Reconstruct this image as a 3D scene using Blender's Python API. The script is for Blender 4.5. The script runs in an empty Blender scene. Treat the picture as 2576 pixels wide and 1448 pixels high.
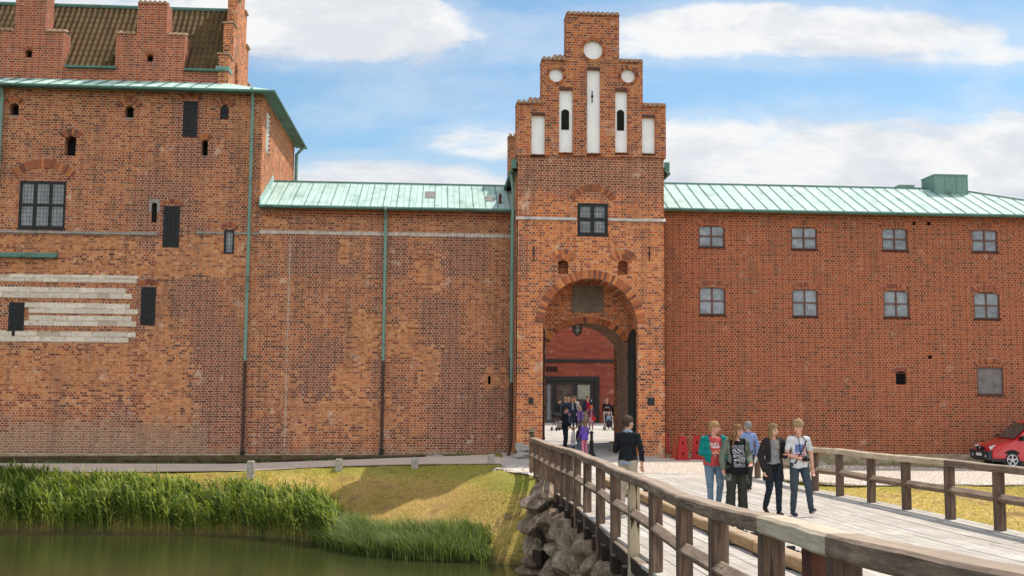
import bpy, math, random
import numpy as np
from mathutils import Vector, Matrix, noise
from mathutils.geometry import delaunay_2d_cdt
from mathutils.bvhtree import BVHTree
random.seed(7); rng = np.random.default_rng(7)
R = math.radians
scene = bpy.context.scene
COL = scene.collection

# ------------------------------------------------------------------ survey of the place
# The castle front is the plane y = 0, the bridge runs towards it along +y, z = 0 is the bridge deck.
F = 2730.0; CX, CY = 1288.0, 724.0
PSI, TH, RO = R(3.8), R(5.23), 0.008
CAM = Vector((0, -44, 2.4))
hr = Vector((math.cos(PSI), -math.sin(PSI), 0)); hf = Vector((math.sin(PSI), math.cos(PSI), 0)); Zv = Vector((0, 0, 1))
fwd = hf*math.cos(TH) + Zv*math.sin(TH); up0 = Zv*math.cos(TH) - hf*math.sin(TH)
rt = hr*math.cos(RO) + up0*math.sin(RO); upv = up0*math.cos(RO) - hr*math.sin(RO)
def ray(x, y): return fwd + rt*((x-CX)/F) - upv*((y-CY)/F)
def PY(x, y, Y=0.0):
    d = ray(x, y); return CAM + d*((Y-CAM.y)/d.y)
def PZ(x, y, z):
    d = ray(x, y); return CAM + d*((z-CAM.z)/d.z)
def PD(x, D, z):                        # ground distance D along the view, height z
    X = (x-CX)/F*D
    p = CAM + hf*D + hr*X; return Vector((p.x, p.y, z))
def rect(x0, x1, y0, y1, Y=0.0):        # surveyed opening on a front: left, right, bottom, top
    ym = (y0+y1)/2; xm = (x0+x1)/2
    return PY(x0, ym, Y).x, PY(x1, ym, Y).x, PY(xm, y1, Y).z, PY(xm, y0, Y).z

# ------------------------------------------------------------------ objects
def link(o, parent=None):
    COL.objects.link(o)
    if parent is not None: o.parent = parent
    return o
def mesh_obj(name, me, mat=None, parent=None):
    o = bpy.data.objects.new(name, me)
    if mat is not None:
        for m in (mat if isinstance(mat, (list, tuple)) else [mat]): me.materials.append(m)
    return link(o, parent)
def tag(o, label=None, cat=None, group=None, kind=None):
    if label: o['label'] = label
    if cat: o['category'] = cat
    if group: o['group'] = group
    if kind: o['kind'] = kind
    return o
def thing(name, label, cat, loc=(0, 0, 0), rz=0, group=None):
    o = bpy.data.objects.new(name, None); o.empty_display_size = .2
    link(o); o.location = loc; o.rotation_euler = (0, 0, rz)
    return tag(o, label, cat, group)
def copy_tree(o, parent=None):
    c = o.copy(); COL.objects.link(c)
    if parent is not None: c.parent = parent
    for ch in list(o.children): copy_tree(ch, c)
    return c

class MB:
    def __init__(s): s.v = []; s.f = []; s.mi = []; s.c = []; s.cur = 0; s.col = None; s.sm = False
    def add(s, vs, fs):
        b = len(s.v); s.v += [tuple(v) for v in vs]
        for f in fs: s.f.append([i+b for i in f]); s.mi.append(s.cur); s.c.append(s.col)
        return s
    def box(s, x0, x1, y0, y1, z0, z1):
        return s.add([(x0,y0,z0),(x1,y0,z0),(x1,y1,z0),(x0,y1,z0),(x0,y0,z1),(x1,y0,z1),(x1,y1,z1),(x0,y1,z1)],
                     [(0,3,2,1),(4,5,6,7),(0,1,5,4),(1,2,6,5),(2,3,7,6),(3,0,4,7)])
    def obox(s, c, ax, ay, az, ch=0):       # centre and three half-axis vectors; ch chamfers the edges along ax
        c, ax, ay, az = map(Vector, (c, ax, ay, az))
        if not ch:
            vs = [c+ax*i+ay*j+az*k for k in (-1,1) for j in (-1,1) for i in (-1,1)]
            return s.add(vs, [(0,2,3,1),(4,5,7,6),(0,1,5,4),(1,3,7,5),(3,2,6,7),(2,0,4,6)])
        pr = []
        for j, k in ((-1,-1),(1,-1),(1,1),(-1,1)):
            a, b = (1-ch/ay.length), (1-ch/az.length)
            q = [(j, k*b), (j*a, k)]
            if j*k < 0: q = q[::-1]
            pr += q
        if True:
            pr = [(-1, -(1-ch/az.length)), (-(1-ch/ay.length), -1), ((1-ch/ay.length), -1), (1, -(1-ch/az.length)),
                  (1, (1-ch/az.length)), ((1-ch/ay.length), 1), (-(1-ch/ay.length), 1), (-1, (1-ch/az.length))]
        vs = [c+ax*i+ay*p+az*q for i in (-1, 1) for p, q in pr]
        n = 8
        return s.add(vs, [tuple(range(n))[::-1], tuple(range(n, 2*n))] + [(i, (i+1) % n, n+(i+1) % n, n+i) for i in range(n)])
    def tube(s, pts, r, n=8, cap=True):
        pts = [Vector(p) for p in pts]; rs = r if isinstance(r, (list, tuple)) else [r]*len(pts)
        vs = []; t0 = None
        for i, p in enumerate(pts):
            t = (pts[min(i+1, len(pts)-1)] - pts[max(i-1, 0)]).normalized()
            if i == 0:
                a = t.cross(Vector((0, 0, 1)));
                if a.length < .1: a = t.cross(Vector((0, 1, 0)))
                a.normalize()
            else: a = (a - t*a.dot(t)).normalized()
            b = t.cross(a)
            for k in range(n):
                th = 2*math.pi*k/n; vs.append(p + (a*math.cos(th)+b*math.sin(th))*rs[i])
        fs = [(i*n+k, i*n+(k+1) % n, (i+1)*n+(k+1) % n, (i+1)*n+k) for i in range(len(pts)-1) for k in range(n)]
        if cap: fs += [tuple(range(n))[::-1], tuple(range((len(pts)-1)*n, len(pts)*n))]
        return s.add(vs, fs)
    def beam(s, p0, p1, w, h, seg=4, wob=.01, roll=0, ch=.015, taper=0):   # worked timber: chamfered, slightly crooked
        p0, p1 = Vector(p0), Vector(p1); t = (p1-p0).normalized()
        a = t.cross(Vector((0, 0, 1)))
        if a.length < .1: a = Vector((1, 0, 0))
        a.normalize(); b = a.cross(t)
        a, b = a*math.cos(roll)+b*math.sin(roll), b*math.cos(roll)-a*math.sin(roll)
        W, H = w/2, h/2
        pr = [(-W, -H+ch), (-W+ch, -H), (W-ch, -H), (W, -H+ch), (W, H-ch), (W-ch, H), (-W+ch, H), (-W, H-ch)]
        vs = []
        for i in range(seg+1):
            c = p0.lerp(p1, i/seg)
            if 0 < i < seg: c = c + a*random.uniform(-wob, wob) + b*random.uniform(-wob, wob)
            for x, y in pr:
                k = 1 - taper*i/seg
                vs.append(c + a*(x*k+random.uniform(-wob, wob)*.3) + b*(y*k+random.uniform(-wob, wob)*.3))
        n = 8
        return s.add(vs, [tuple(range(n))[::-1], tuple(range(seg*n, seg*n+n))] +
                     [(i*n+k, i*n+(k+1) % n, (i+1)*n+(k+1) % n, (i+1)*n+k) for i in range(seg) for k in range(n)])
    def prism(s, poly, fn0, fn1):           # polygon extruded between two mappings
        n = len(poly)
        vs = [fn0(*p) for p in poly] + [fn1(*p) for p in poly]
        return s.add(vs, [tuple(range(n))[::-1], tuple(range(n, 2*n))] + [(i, (i+1) % n, n+(i+1) % n, n+i) for i in range(n)])
    def mesh(s, name):
        me = bpy.data.meshes.new(name); me.from_pydata(s.v, [], s.f)
        if any(s.mi): me.polygons.foreach_set('material_index', s.mi)
        if any(c is not None for c in s.c):
            at = me.color_attributes.new('bc', 'FLOAT_COLOR', 'CORNER'); d = []
            for f, c in zip(s.f, s.c):
                c = c or (.3, .1, .05)
                for _ in f: d += [c[0], c[1], c[2], 1]
            at.data.foreach_set('color', d)
        if s.sm: me.polygons.foreach_set('use_smooth', [True]*len(me.polygons))
        me.validate(); me.update()
        return me
    def build(s, name, mat, parent=None):
        return mesh_obj(name, s.mesh(name), mat, parent)

# ------------------------------------------------------------------ materials
class NT:
    def __init__(s, name):
        s.m = bpy.data.materials.new(name); s.m.use_nodes = True; s.t = s.m.node_tree; s.t.nodes.clear()
        s.out = s.n('ShaderNodeOutputMaterial')
    def n(s, ty, **kw):
        nd = s.t.nodes.new(ty)
        for k, v in kw.items(): setattr(nd, k, v)
        return nd
    def l(s, a, b): s.t.links.new(a, b)
    def put(s, sock, v):
        if hasattr(v, 'is_output') or isinstance(v, bpy.types.NodeSocket): s.l(v, sock)
        else: sock.default_value = v
    def math(s, op, a, b=None, c=None, clamp=False):
        nd = s.n('ShaderNodeMath', operation=op, use_clamp=clamp); s.put(nd.inputs[0], a)
        if b is not None: s.put(nd.inputs[1], b)
        if c is not None: s.put(nd.inputs[2], c)
        return nd.outputs[0]
    def mix(s, f, a, b, mode='MIX'):
        nd = s.n('ShaderNodeMix', data_type='RGBA', blend_type=mode); s.put(nd.inputs[0], f)
        for sk, v in ((nd.inputs[6], a), (nd.inputs[7], b)):
            if isinstance(v, tuple): v = (v[0], v[1], v[2], 1)
            s.put(sk, v)
        return nd.outputs[2]
    def noise(s, vec, scale, detail=3, rough=.6, dist=0):
        nd = s.n('ShaderNodeTexNoise'); s.put(nd.inputs['Scale'], scale); nd.inputs['Detail'].default_value = detail
        nd.inputs['Roughness'].default_value = rough; nd.inputs['Distortion'].default_value = dist
        if vec is not None: s.l(vec, nd.inputs['Vector'])
        return nd.outputs['Fac']
    def ramp(s, f, stops, interp='LINEAR'):
        nd = s.n('ShaderNodeValToRGB'); s.l(f, nd.inputs[0]); e = nd.color_ramp; e.interpolation = interp
        while len(e.elements) < len(stops): e.elements.new(.5)
        for el, (p, c) in zip(e.elements, stops):
            el.position = p; el.color = (c, c, c, 1) if not isinstance(c, tuple) else (c[0], c[1], c[2], 1)
        return nd.outputs[0]
    def smooth(s, v, a, b):
        nd = s.n('ShaderNodeMapRange', interpolation_type='SMOOTHSTEP'); s.put(nd.inputs[0], v)
        nd.inputs[1].default_value = a; nd.inputs[2].default_value = b; return nd.outputs[0]
    def pos(s):
        g = s.n('ShaderNodeNewGeometry'); return g.outputs['Position'], g.outputs['Normal']
    def obj(s): return s.n('ShaderNodeTexCoord').outputs['Object']
    def sep(s, v):
        nd = s.n('ShaderNodeSeparateXYZ'); s.l(v, nd.inputs[0]); return nd.outputs
    def comb(s, x, y, z=0.0):
        nd = s.n('ShaderNodeCombineXYZ')
        for i, v in enumerate((x, y, z)): s.put(nd.inputs[i], v)
        return nd.outputs[0]
    def scale(s, v, sc):
        nd = s.n('ShaderNodeVectorMath', operation='MULTIPLY'); s.l(v, nd.inputs[0]); nd.inputs[1].default_value = sc; return nd.outputs[0]
    def bump(s, h, st, dist=.02):
        nd = s.n('ShaderNodeBump'); nd.inputs['Strength'].default_value = st; nd.inputs['Distance'].default_value = dist
        s.l(h, nd.inputs['Height']); return nd.outputs[0]
    def fin(s, col, rough=.85, normal=None, metal=0, spec=.3, **kw):
        b = s.n('ShaderNodeBsdfPrincipled')
        if isinstance(col, tuple): col = (col[0], col[1], col[2], 1)
        s.put(b.inputs['Base Color'], col); s.put(b.inputs['Roughness'], rough); s.put(b.inputs['Metallic'], metal)
        b.inputs['Specular IOR Level'].default_value = spec
        for k, v in kw.items(): s.put(b.inputs[k.replace('_', ' ')], v)
        if normal is not None: s.l(normal, b.inputs['Normal'])
        s.l(b.outputs[0], s.out.inputs[0]); return s.m

def brick_mat(name, pal, mortar=(.68, .46, .31), w=.27, h=.1, mw=.0115, wob=.012, patches=True, big=.35, tint=1.0, grime=True, msm=.25):
    t = NT(name); P, N = t.pos(); x, y, z = t.sep(P); nx, ny, nz = t.sep(N)
    side = t.math('GREATER_THAN', t.math('ABSOLUTE', nx), .7)
    u = t.math('ADD', t.math('MULTIPLY', x, t.math('SUBTRACT', 1.0, side)), t.math('MULTIPLY', y, side))
    n1 = t.noise(P, 1.1, 2); n2 = t.noise(P, 9, 2)
    v = t.math('ADD', z, t.math('MULTIPLY', t.math('SUBTRACT', n1, .5), wob*5))
    v = t.math('ADD', v, t.math('MULTIPLY', t.math('SUBTRACT', n2, .5), wob*1.2))
    u2 = t.math('ADD', u, t.math('MULTIPLY', t.math('SUBTRACT', t.noise(P, 5, 2), .5), wob*6))
    bt = t.n('ShaderNodeTexBrick', offset=.5, offset_frequency=2, squash=.5, squash_frequency=2)
    t.l(t.comb(u2, v), bt.inputs['Vector'])
    for k, val in (('Color1', (0,0,0,1)), ('Color2', (1,1,1,1)), ('Mortar', (.5,.5,.5,1)), ('Scale', 1.0), ('Mortar Size', mw),
                   ('Mortar Smooth', msm), ('Bias', 0.0), ('Brick Width', w), ('Row Height', h)): bt.inputs[k].default_value = val
    rnd = bt.outputs['Color']; fac = bt.outputs['Fac']
    big_n = t.noise(P, .45, 3); mid_n = t.noise(P, 1.7, 3)
    shift = t.math('ADD', t.math('MULTIPLY', t.math('SUBTRACT', big_n, .5), big*2), t.math('MULTIPLY', t.math('SUBTRACT', mid_n, .5), big))
    rv = t.math('ADD', t.math('MULTIPLY', rnd, .8), t.math('ADD', shift, .1))
    rnd2 = t.noise(t.comb(u, t.math('MULTIPLY', v, 2.2)), 7, 1)
    rv = t.math('ADD', rv, t.math('MULTIPLY', t.math('SUBTRACT', rnd2, .5), .5), clamp=True)
    col = t.ramp(rv, pal)
    mc = t.mix(t.noise(P, 3, 3), mortar, tuple(c*.72 for c in mortar))
    mort = fac
    if patches:
        at = t.n('ShaderNodeAttribute', attribute_name='patch'); pr, pg, pb = t.sep(at.outputs['Vector'])
        jag = t.math('MULTIPLY', t.math('SUBTRACT', rnd, .5), .45)
        jag = t.math('ADD', jag, t.math('MULTIPLY', t.math('SUBTRACT', t.noise(P, 2.2, 3), .5), 1.1))
        m1 = t.smooth(t.math('ADD', t.math('MULTIPLY', pr, 1.15), jag), .4, .5)
        dark = t.ramp(rnd, [(0, (.11,.034,.026)), (.5, (.19,.05,.032)), (1, (.28,.074,.042))])
        col = t.mix(t.math('MULTIPLY', m1, .93), col, dark)
        m2 = t.smooth(t.math('ADD', pg, jag), .45, .58)
        pale = t.ramp(t.noise(t.scale(P, (3, 3, 9)), 1.5, 4), [(.3, (.42,.13,.05)), (.5, (.6,.22,.075)), (.7, (.74,.44,.22))])
        col = t.mix(t.math('MULTIPLY', m2, t.math('MULTIPLY_ADD', rnd, .6, .25)), col, pale)
        mort = t.math('MULTIPLY', fac, t.math('SUBTRACT', 1.0, t.math('MULTIPLY', m2, .35)))
        m3 = t.smooth(t.math('ADD', pb, jag), .35, .75)
        grey = t.ramp(t.noise(t.scale(P, (2, 2, 8)), 2, 4), [(.3, (.14,.09,.06)), (.55, (.26,.17,.12)), (.75, (.4,.3,.22))])
        col = t.mix(t.math('MULTIPLY', m3, .7), col, grey)
    # whitish blooms and chipped bricks
    bl = t.smooth(t.math('ADD', t.noise(P, 1.3, 4, .7), t.math('MULTIPLY', t.noise(P, 12, 2), .3)), .75, .86)
    col = t.mix(t.math('MULTIPLY', bl, .6 if patches else .35), col, (.72, .54, .42))
    col = t.mix(mort, col, mc)
    if grime:
        g = t.smooth(t.noise(t.scale(P, (1.5, 1.5, .3)), 1.0, 5, .65), .47, .78)
        col = t.mix(t.math('MULTIPLY', g, .5), col, (.12, .075, .055))
    if tint != 1: col = t.mix(1.0, col, (tint, tint, tint), 'MULTIPLY')
    hgt = t.math('ADD', t.math('SUBTRACT', 1.0, fac), t.math('MULTIPLY', t.noise(P, 30, 3), .5))
    return t.fin(col, .92, t.bump(hgt, .55, .012), spec=.2)

def sc(pal, k): return [(p, tuple(min(.85, c*(k if i == 0 else k*.82 if i == 1 else k*.66)) for i, c in enumerate(q))) for p, q in pal]
PAL_OLD = [(0, (.12,.05,.036)), (.2, (.24,.075,.042)), (.42, (.37,.105,.048)), (.62, (.49,.155,.06)), (.8, (.57,.21,.08)), (1, (.6,.3,.15))]
PAL_GATE = [(0, (.13,.05,.036)), (.2, (.28,.085,.042)), (.42, (.47,.12,.045)), (.65, (.66,.2,.06)), (.85, (.74,.27,.08)), (1, (.74,.38,.17))]
PAL_WING = [(0, (.15,.06,.045)), (.16, (.26,.08,.05)), (.34, (.37,.1,.054)), (.6, (.45,.115,.056)), (.85, (.51,.14,.06)), (1, (.58,.2,.08))]
PAL_UP = [(0, (.18,.065,.042)), (.3, (.36,.09,.045)), (.6, (.45,.115,.05)), (.85, (.53,.15,.055)), (1, (.6,.22,.09))]
PAL_OLD = sc(PAL_OLD, .77); PAL_GATE = sc(PAL_GATE, .85); PAL_WING = [(p, (q[0], q[1]*.88, q[2]*.9)) for p, q in sc(PAL_WING, .62)]; PAL_UP = sc(PAL_UP, .78)
M = {}
M['brick_old'] = brick_mat('old_brick', PAL_OLD, big=.42, wob=.018)
M['brick_gate'] = brick_mat('gate_brick', PAL_GATE, mortar=(.74,.48,.31), big=.36, wob=.012)
M['brick_gable'] = brick_mat('gable_brick', [(p-.0, tuple(c*.82 for c in q)) for p, q in PAL_GATE], mortar=(.6,.4,.28), big=.3, patches=False)
M['brick_wing'] = brick_mat('wing_brick', PAL_WING, mortar=(.64,.36,.21), big=.26, wob=.008, patches=False)
M['brick_up'] = brick_mat('upper_brick', PAL_UP, mortar=(.6,.4,.3), big=.16, wob=.004, patches=False)
M['brick_new'] = brick_mat('courtyard_brick', [(0, (.2,.045,.03)), (.5, (.27,.06,.038)), (1, (.33,.08,.048))], mortar=(.2,.1,.075), h=.13, w=1.2, wob=0, big=.04, patches=False, grime=False)

def vcol_mat(name, rough=.85, nscale=25):
    t = NT(name); at = t.n('ShaderNodeAttribute', attribute_name='bc'); P, N = t.pos()
    c = t.mix(t.ramp(t.noise(P, nscale, 3), [(.3, .0), (.8, .6)]), at.outputs['Color'], (.06, .03, .02))
    return t.fin(c, rough, spec=.2)
M['bricks'] = vcol_mat('arch_bricks')

def plain(name, col, rough=.6, var=.25, scale=4, spec=.3, bump=0, metal=0, dark=None, **kw):
    t = NT(name); P, N = t.pos() if kw.pop('world', True) else (t.obj(), None)
    d = dark or tuple(c*(1-var) for c in col); b = tuple(min(1, c*(1+var*.4)) for c in col)
    c = t.ramp(t.noise(P, scale, 4), [(.3, d), (.7, b)])
    nrm = t.bump(t.noise(P, scale*5, 3), bump, .02) if bump else None
    return t.fin(c, rough, nrm, metal, spec, **kw)
M['mortar'] = plain('mortar', (.48,.36,.28), .95, .3, 6)
M['white'] = plain('white_limewash', (.9,.89,.88), .9, .1, 2, bump=.15)
M['black'] = plain('black_paint', (.012,.013,.014), .5, .3, 6)
M['shutter'] = plain('black_shutter', (.014,.015,.016), .6, .3, 8, bump=.2)
M['void'] = plain('dark_interior', (.01,.009,.008), .9, .1)
M['iron'] = plain('black_iron', (.014,.014,.015), .45, .2, 8)
M['rust'] = plain('rusty_steel', (.12,.045,.028), .8, .5, 7, bump=.3)
M['stone_pale'] = plain('pale_limestone', (.56,.5,.44), .95, .35, 4, bump=.6)
M['band'] = plain('limestone_band', (.55,.46,.39), .95, .4, 3.5, bump=.6)
M['stone_grey'] = plain('grey_stone', (.33,.3,.27), .95, .35, 6, bump=.6)
M['sandstone'] = plain('worn_sandstone', (.2,.155,.115), .95, .35, 3, bump=.5)
M['granite'] = plain('granite', (.42,.37,.32), .95, .4, 9, bump=.8)
M['plaster'] = plain('dark_frame', (.022,.022,.022), .5, .1)
M['frame_brown'] = plain('brown_window_frame', (.15,.055,.034), .6, .25, 6)
M['pipe_brown'] = plain('brown_pipe', (.07,.036,.028), .6, .3, 3)
M['grille_black'] = plain('matt_black', (.015,.015,.015), .8, .1)

def copper_mat(name, col, stain, seams=False, rough=.75):
    t = NT(name); P, N = t.pos(); x, y, z = t.sep(P)
    n = t.noise(t.scale(P, (1.2, 1.2, .8)), 1.2, 5, .65)
    c = t.ramp(n, [(.28, stain), (.45, col), (.75, tuple(min(1, k*1.12) for k in col))])
    st = t.smooth(t.noise(t.scale(P, (5, .5, .5)), 1.3, 4), .5, .72)
    c = t.mix(t.math('MULTIPLY', st, .45), c, (.13, .21, .18))
    h = t.noise(P, 3, 3)
    if seams:
        bt = t.n('ShaderNodeTexBrick', offset=.45, offset_frequency=2); t.l(t.comb(y, x), bt.inputs['Vector'])
        for k, val in (('Color1', (0,0,0,1)), ('Color2', (1,1,1,1)), ('Mortar', (.5,.5,.5,1)), ('Scale', 1.0), ('Mortar Size', .012),
                       ('Mortar Smooth', .1), ('Brick Width', .95), ('Row Height', .52)): bt.inputs[k].default_value = val
        c = t.mix(t.math('MULTIPLY', t.math('SUBTRACT', bt.outputs['Color'], .5), .22), c, (.75, .9, .88))
        c = t.mix(t.math('MULTIPLY', bt.outputs['Fac'], .75), c, (.1, .23, .19))
    return t.fin(c, rough, t.bump(h, .2, .03), spec=.35)
M['copper'] = copper_mat('verdigris_roof', (.39,.52,.475), (.2,.3,.26), True)
M['copper_edge'] = copper_mat('verdigris_trim', (.085,.18,.145), (.03,.045,.04))
M['copper_pipe'] = copper_mat('verdigris_pipe', (.17,.28,.23), (.07,.1,.08))

def tile_mat():
    t = NT('pantiles'); P, N = t.pos(); x, y, z = t.sep(P)
    bt = t.n('ShaderNodeTexBrick', offset=0.0); t.l(t.comb(x, z), bt.inputs['Vector'])
    for k, val in (('Color1', (0,0,0,1)), ('Color2', (1,1,1,1)), ('Mortar', (.5,.5,.5,1)), ('Scale', 1.0), ('Mortar Size', 0.0),
                   ('Brick Width', .235), ('Row Height', .36)): bt.inputs[k].default_value = val
    c = t.ramp(t.math('ADD', t.math('MULTIPLY', bt.outputs['Color'], .55), t.math('MULTIPLY', t.noise(P, .9, 3), .55)),
               [(.15, (.085,.055,.027)), (.45, (.115,.073,.034)), (.8, (.145,.085,.04)), (1, (.2,.105,.052))])
    c = t.mix(t.smooth(t.noise(P, 4, 4), .48, .72), c, (.1, .085, .04))
    return t.fin(c, .9, t.bump(t.noise(P, 25, 3), .4, .01), spec=.2)
M['tile'] = tile_mat()
M['cap_tile'] = plain('cap_tile', (.48,.3,.2), .85, .5, 9)

def wood_mat(name, a, b, c3, grain=14, rough=.8, yaw=None):
    t = NT(name); O = t.obj(); P, N = t.pos()
    # grain follows the timber: generated per object by stretching along the beam's long axis kept in attribute 'gr'
    at = t.n('ShaderNodeAttribute', attribute_name='gr'); g = at.outputs['Vector']
    n = t.math('ADD', t.math('MULTIPLY', t.noise(g, grain, 5, .65, .6), .55), t.math('MULTIPLY', t.noise(g, grain*4, 4, .7, .3), .45)); n2 = t.noise(P, 1.7, 4)
    col = t.ramp(n, [(.36, a), (.5, b), (.66, c3)])
    col = t.mix(t.math('MULTIPLY', t.smooth(n2, .42, .7), .55), col, a)
    crack = t.smooth(t.noise(g, grain*1.9, 3, .5, .4), .66, .72)
    col = t.mix(t.math('MULTIPLY', crack, .8), col, tuple(k*.25 for k in a))
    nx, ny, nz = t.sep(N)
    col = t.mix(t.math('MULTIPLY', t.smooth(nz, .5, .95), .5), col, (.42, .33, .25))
    return t.fin(col, rough, t.bump(n, .5, .012), spec=.25)
M['wood'] = wood_mat('weathered_oak', (.055,.034,.023), (.14,.088,.06), (.28,.19,.13))
M['wood_dark'] = wood_mat('tarred_oak', (.018,.013,.011), (.035,.022,.016), (.065,.042,.03))
M['wood_pale'] = wood_mat('bleached_oak', (.42,.33,.22), (.6,.5,.37), (.74,.65,.52), 9)
M['wood_yellow'] = wood_mat('fresh_oak', (.22,.13,.06), (.38,.24,.12), (.47,.33,.19), 6)
M['rail_pale'] = wood_mat('pale_rail_oak', (.36,.26,.16), (.55,.43,.3), (.68,.58,.45), 9)
M['wood_rail'] = wood_mat('worn_rail_oak', (.095,.062,.042), (.22,.15,.105), (.42,.32,.235))

def set_grain(o, axis):          # store coordinates stretched along the timber
    me = o.data; a = Vector(axis).normalized(); n = len(me.vertices); off = random.uniform(0, 50)
    co = np.empty(n*3); me.vertices.foreach_get('co', co); co = co.reshape(-1, 3)
    av = np.array(a); along = co @ av; g = co - np.outer(along, av)*.93 + off
    at = me.attributes.new('gr', 'FLOAT_VECTOR', 'POINT'); at.data.foreach_set('vector', g.ravel())
    return o

# ------------------------------------------------------------------ shared helpers
def interp(x, tab): return float(np.interp(x, [a for a, _ in tab], [b for _, b in tab]))
DZ = [(0,.95),(3.8,.69),(5.7,.55),(7.5,.45),(9.6,.30),(11.3,.22),(13.35,.18),(15.35,.12),(17.3,.07),(19.2,.04),(21.2,.01),(23,-.03),(28,-.15),(36,-.3),(42,-.25),(46,-.1),(55,0),(200,0)]
def deckz(y): return interp(y+44, DZ)
def text_mesh(body, size, mat, name, depth=.0, bold=0.0, shear=0.0):
    cu = bpy.data.curves.new('t', 'FONT'); cu.body = body; cu.size = size; cu.extrude = depth; cu.offset = bold; cu.shear = shear; cu.align_x = 'CENTER'; cu.align_y = 'CENTER'; cu.resolution_u = 3
    to = bpy.data.objects.new('t', cu); COL.objects.link(to); dg = bpy.context.evaluated_depsgraph_get(); dg.update()
    me = bpy.data.meshes.new_from_object(to.evaluated_get(dg)); bpy.data.objects.remove(to); bpy.data.curves.remove(cu); me.name = name
    me.materials.clear(); me.materials.append(mat); return me
M['tyre'] = plain('tyre_rubber', (.02,.02,.02), .9, .2, 9); M['bump'] = plain('grey_bumper', (.045,.048,.055), .6, .15, 5); M['alloy'] = plain('alloy_wheel', (.6,.6,.6), .35, .1, 4, metal=.7)

# ------------------------------------------------------------------ people
TMPS = bpy.data.scenes.new('workbench')
def cap_prim(m, p0, p1, r0, r1, n=12, k=4, fl=None):
    p0, p1 = Vector(p0), Vector(p1); t = (p1-p0); L = t.length; t = t/L if L > 1e-6 else Vector((0, 0, 1))
    a = t.cross(Vector((0, 1, 0)));
    if a.length < .1: a = t.cross(Vector((1, 0, 0)))
    a.normalize(); b = t.cross(a); rings = []
    for i in range(k): th = math.pi/2*(1-i/k); rings.append((p0-t*r0*math.sin(th), r0*math.cos(th)))
    rings.append((p0, r0)); rings.append((p1, r1))
    for i in range(1, k+1): th = math.pi/2*i/k; rings.append((p1+t*r1*math.sin(th), r1*math.cos(th)))
    vs = []
    for c, r in rings:
        r = max(r, 1e-4)
        for q in range(n): th = 2*math.pi*q/n; vs.append(c+(a*math.cos(th)+b*math.sin(th))*r)
    if fl: vs = [Vector((v.x, (v.y-p0.y)*fl+p0.y, v.z)) for v in vs]
    N_ = len(rings); m.add(vs, [(i*n+q, i*n+(q+1) % n, (i+1)*n+(q+1) % n, (i+1)*n+q) for i in range(N_-1) for q in range(n)]+[tuple(range(n))[::-1], tuple(range((N_-1)*n, N_*n))])
def ell(m, c, r, rot=None, n=14, k=9):
    vs = []; c = Vector(c)
    for i in range(k+1):
        th = math.pi*i/k; rr = max(math.sin(th), 1e-3)
        for q in range(n):
            ph = 2*math.pi*q/n; v = Vector((r[0]*rr*math.cos(ph), r[1]*rr*math.sin(ph), r[2]*math.cos(th)))
            if rot: v = rot @ v
            vs.append(c+v)
    m.add(vs, [((i+1)*n+q, (i+1)*n+(q+1) % n, i*n+(q+1) % n, i*n+q) for i in range(k) for q in range(n)]+[tuple(range(n)), tuple(range(k*n, k*n+n))[::-1]])
def fuse(m, name, voxel, mats, parent, smooth=2, wr=0, cut=None, paint=None, seed=0, noparent=False):
    me = bpy.data.meshes.new('tmp'); me.from_pydata(m.v, [], m.f); o = bpy.data.objects.new('tmp', me); TMPS.collection.objects.link(o)
    md = o.modifiers.new("r", "REMESH"); md.mode = 'VOXEL'; md.voxel_size = voxel
    if smooth: sm = o.modifiers.new('s', 'SMOOTH'); sm.iterations = smooth; sm.factor = .5
    with bpy.context.temp_override(scene=TMPS, view_layer=TMPS.view_layers[0]): dg = bpy.context.evaluated_depsgraph_get(); dg.update()
    out = bpy.data.meshes.new_from_object(o.evaluated_get(dg)); bpy.data.objects.remove(o); bpy.data.meshes.remove(me)
    if wr:
        nv = len(out.vertices); cc = np.empty(nv*3, np.float32); nn_ = np.empty(nv*3, np.float32)
        out.vertices.foreach_get('co', cc); out.vertex_normals.foreach_get('vector', nn_); cc = cc.reshape(-1, 3); nn_ = nn_.reshape(-1, 3); x, y, z = cc.T; q = seed
        f = np.sin(x*17+2.1*np.sin(z*13+q)+q)*np.sin(z*27+1.7*np.sin(x*11+y*9+q))+.6*np.sin(x*37+z*21+2*np.sin(y*19+z*15)+q*2)*np.cos(z*45+2*np.sin(x*23+q))
        out.vertices.foreach_set('co', (cc+nn_*(wr*.6*f)[:, None]).astype(np.float32).ravel())
    if cut:
        import bmesh
        bm = bmesh.new(); bm.from_mesh(out); bmesh.ops.delete(bm, geom=[f for f in bm.faces if cut(f.calc_center_median(), f.normal)], context='FACES'); bm.to_mesh(out); bm.free()
    out.materials.clear()
    for mt in (mats if isinstance(mats, list) else [mats]): out.materials.append(mt)
    if paint: out.polygons.foreach_set('material_index', [paint(p.center) for p in out.polygons])
    else: out.polygons.foreach_set('material_index', [0]*len(out.polygons))
    out.polygons.foreach_set('use_smooth', [True]*len(out.polygons)); out.name = name
    o = bpy.data.objects.new(name, out); COL.objects.link(o)
    if not noparent: o.parent = parent
    return o
CLM = {}
def cloth(col, var=.35, scale=9, rough=.9):
    k = (tuple(col), var, scale)
    if k not in CLM:
        t = NT('cloth_%d' % len(CLM)); O = t.obj(); n = t.noise(O, scale, 4, .6); c = t.ramp(n, [(.3, tuple(q*(1-var) for q in col)), (.7, col)])
        CLM[k] = t.fin(c, rough, t.bump(t.noise(t.scale(O, (1, 1, .6)), 16, 3), .5, .02), spec=.15)
    return CLM[k]
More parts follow.
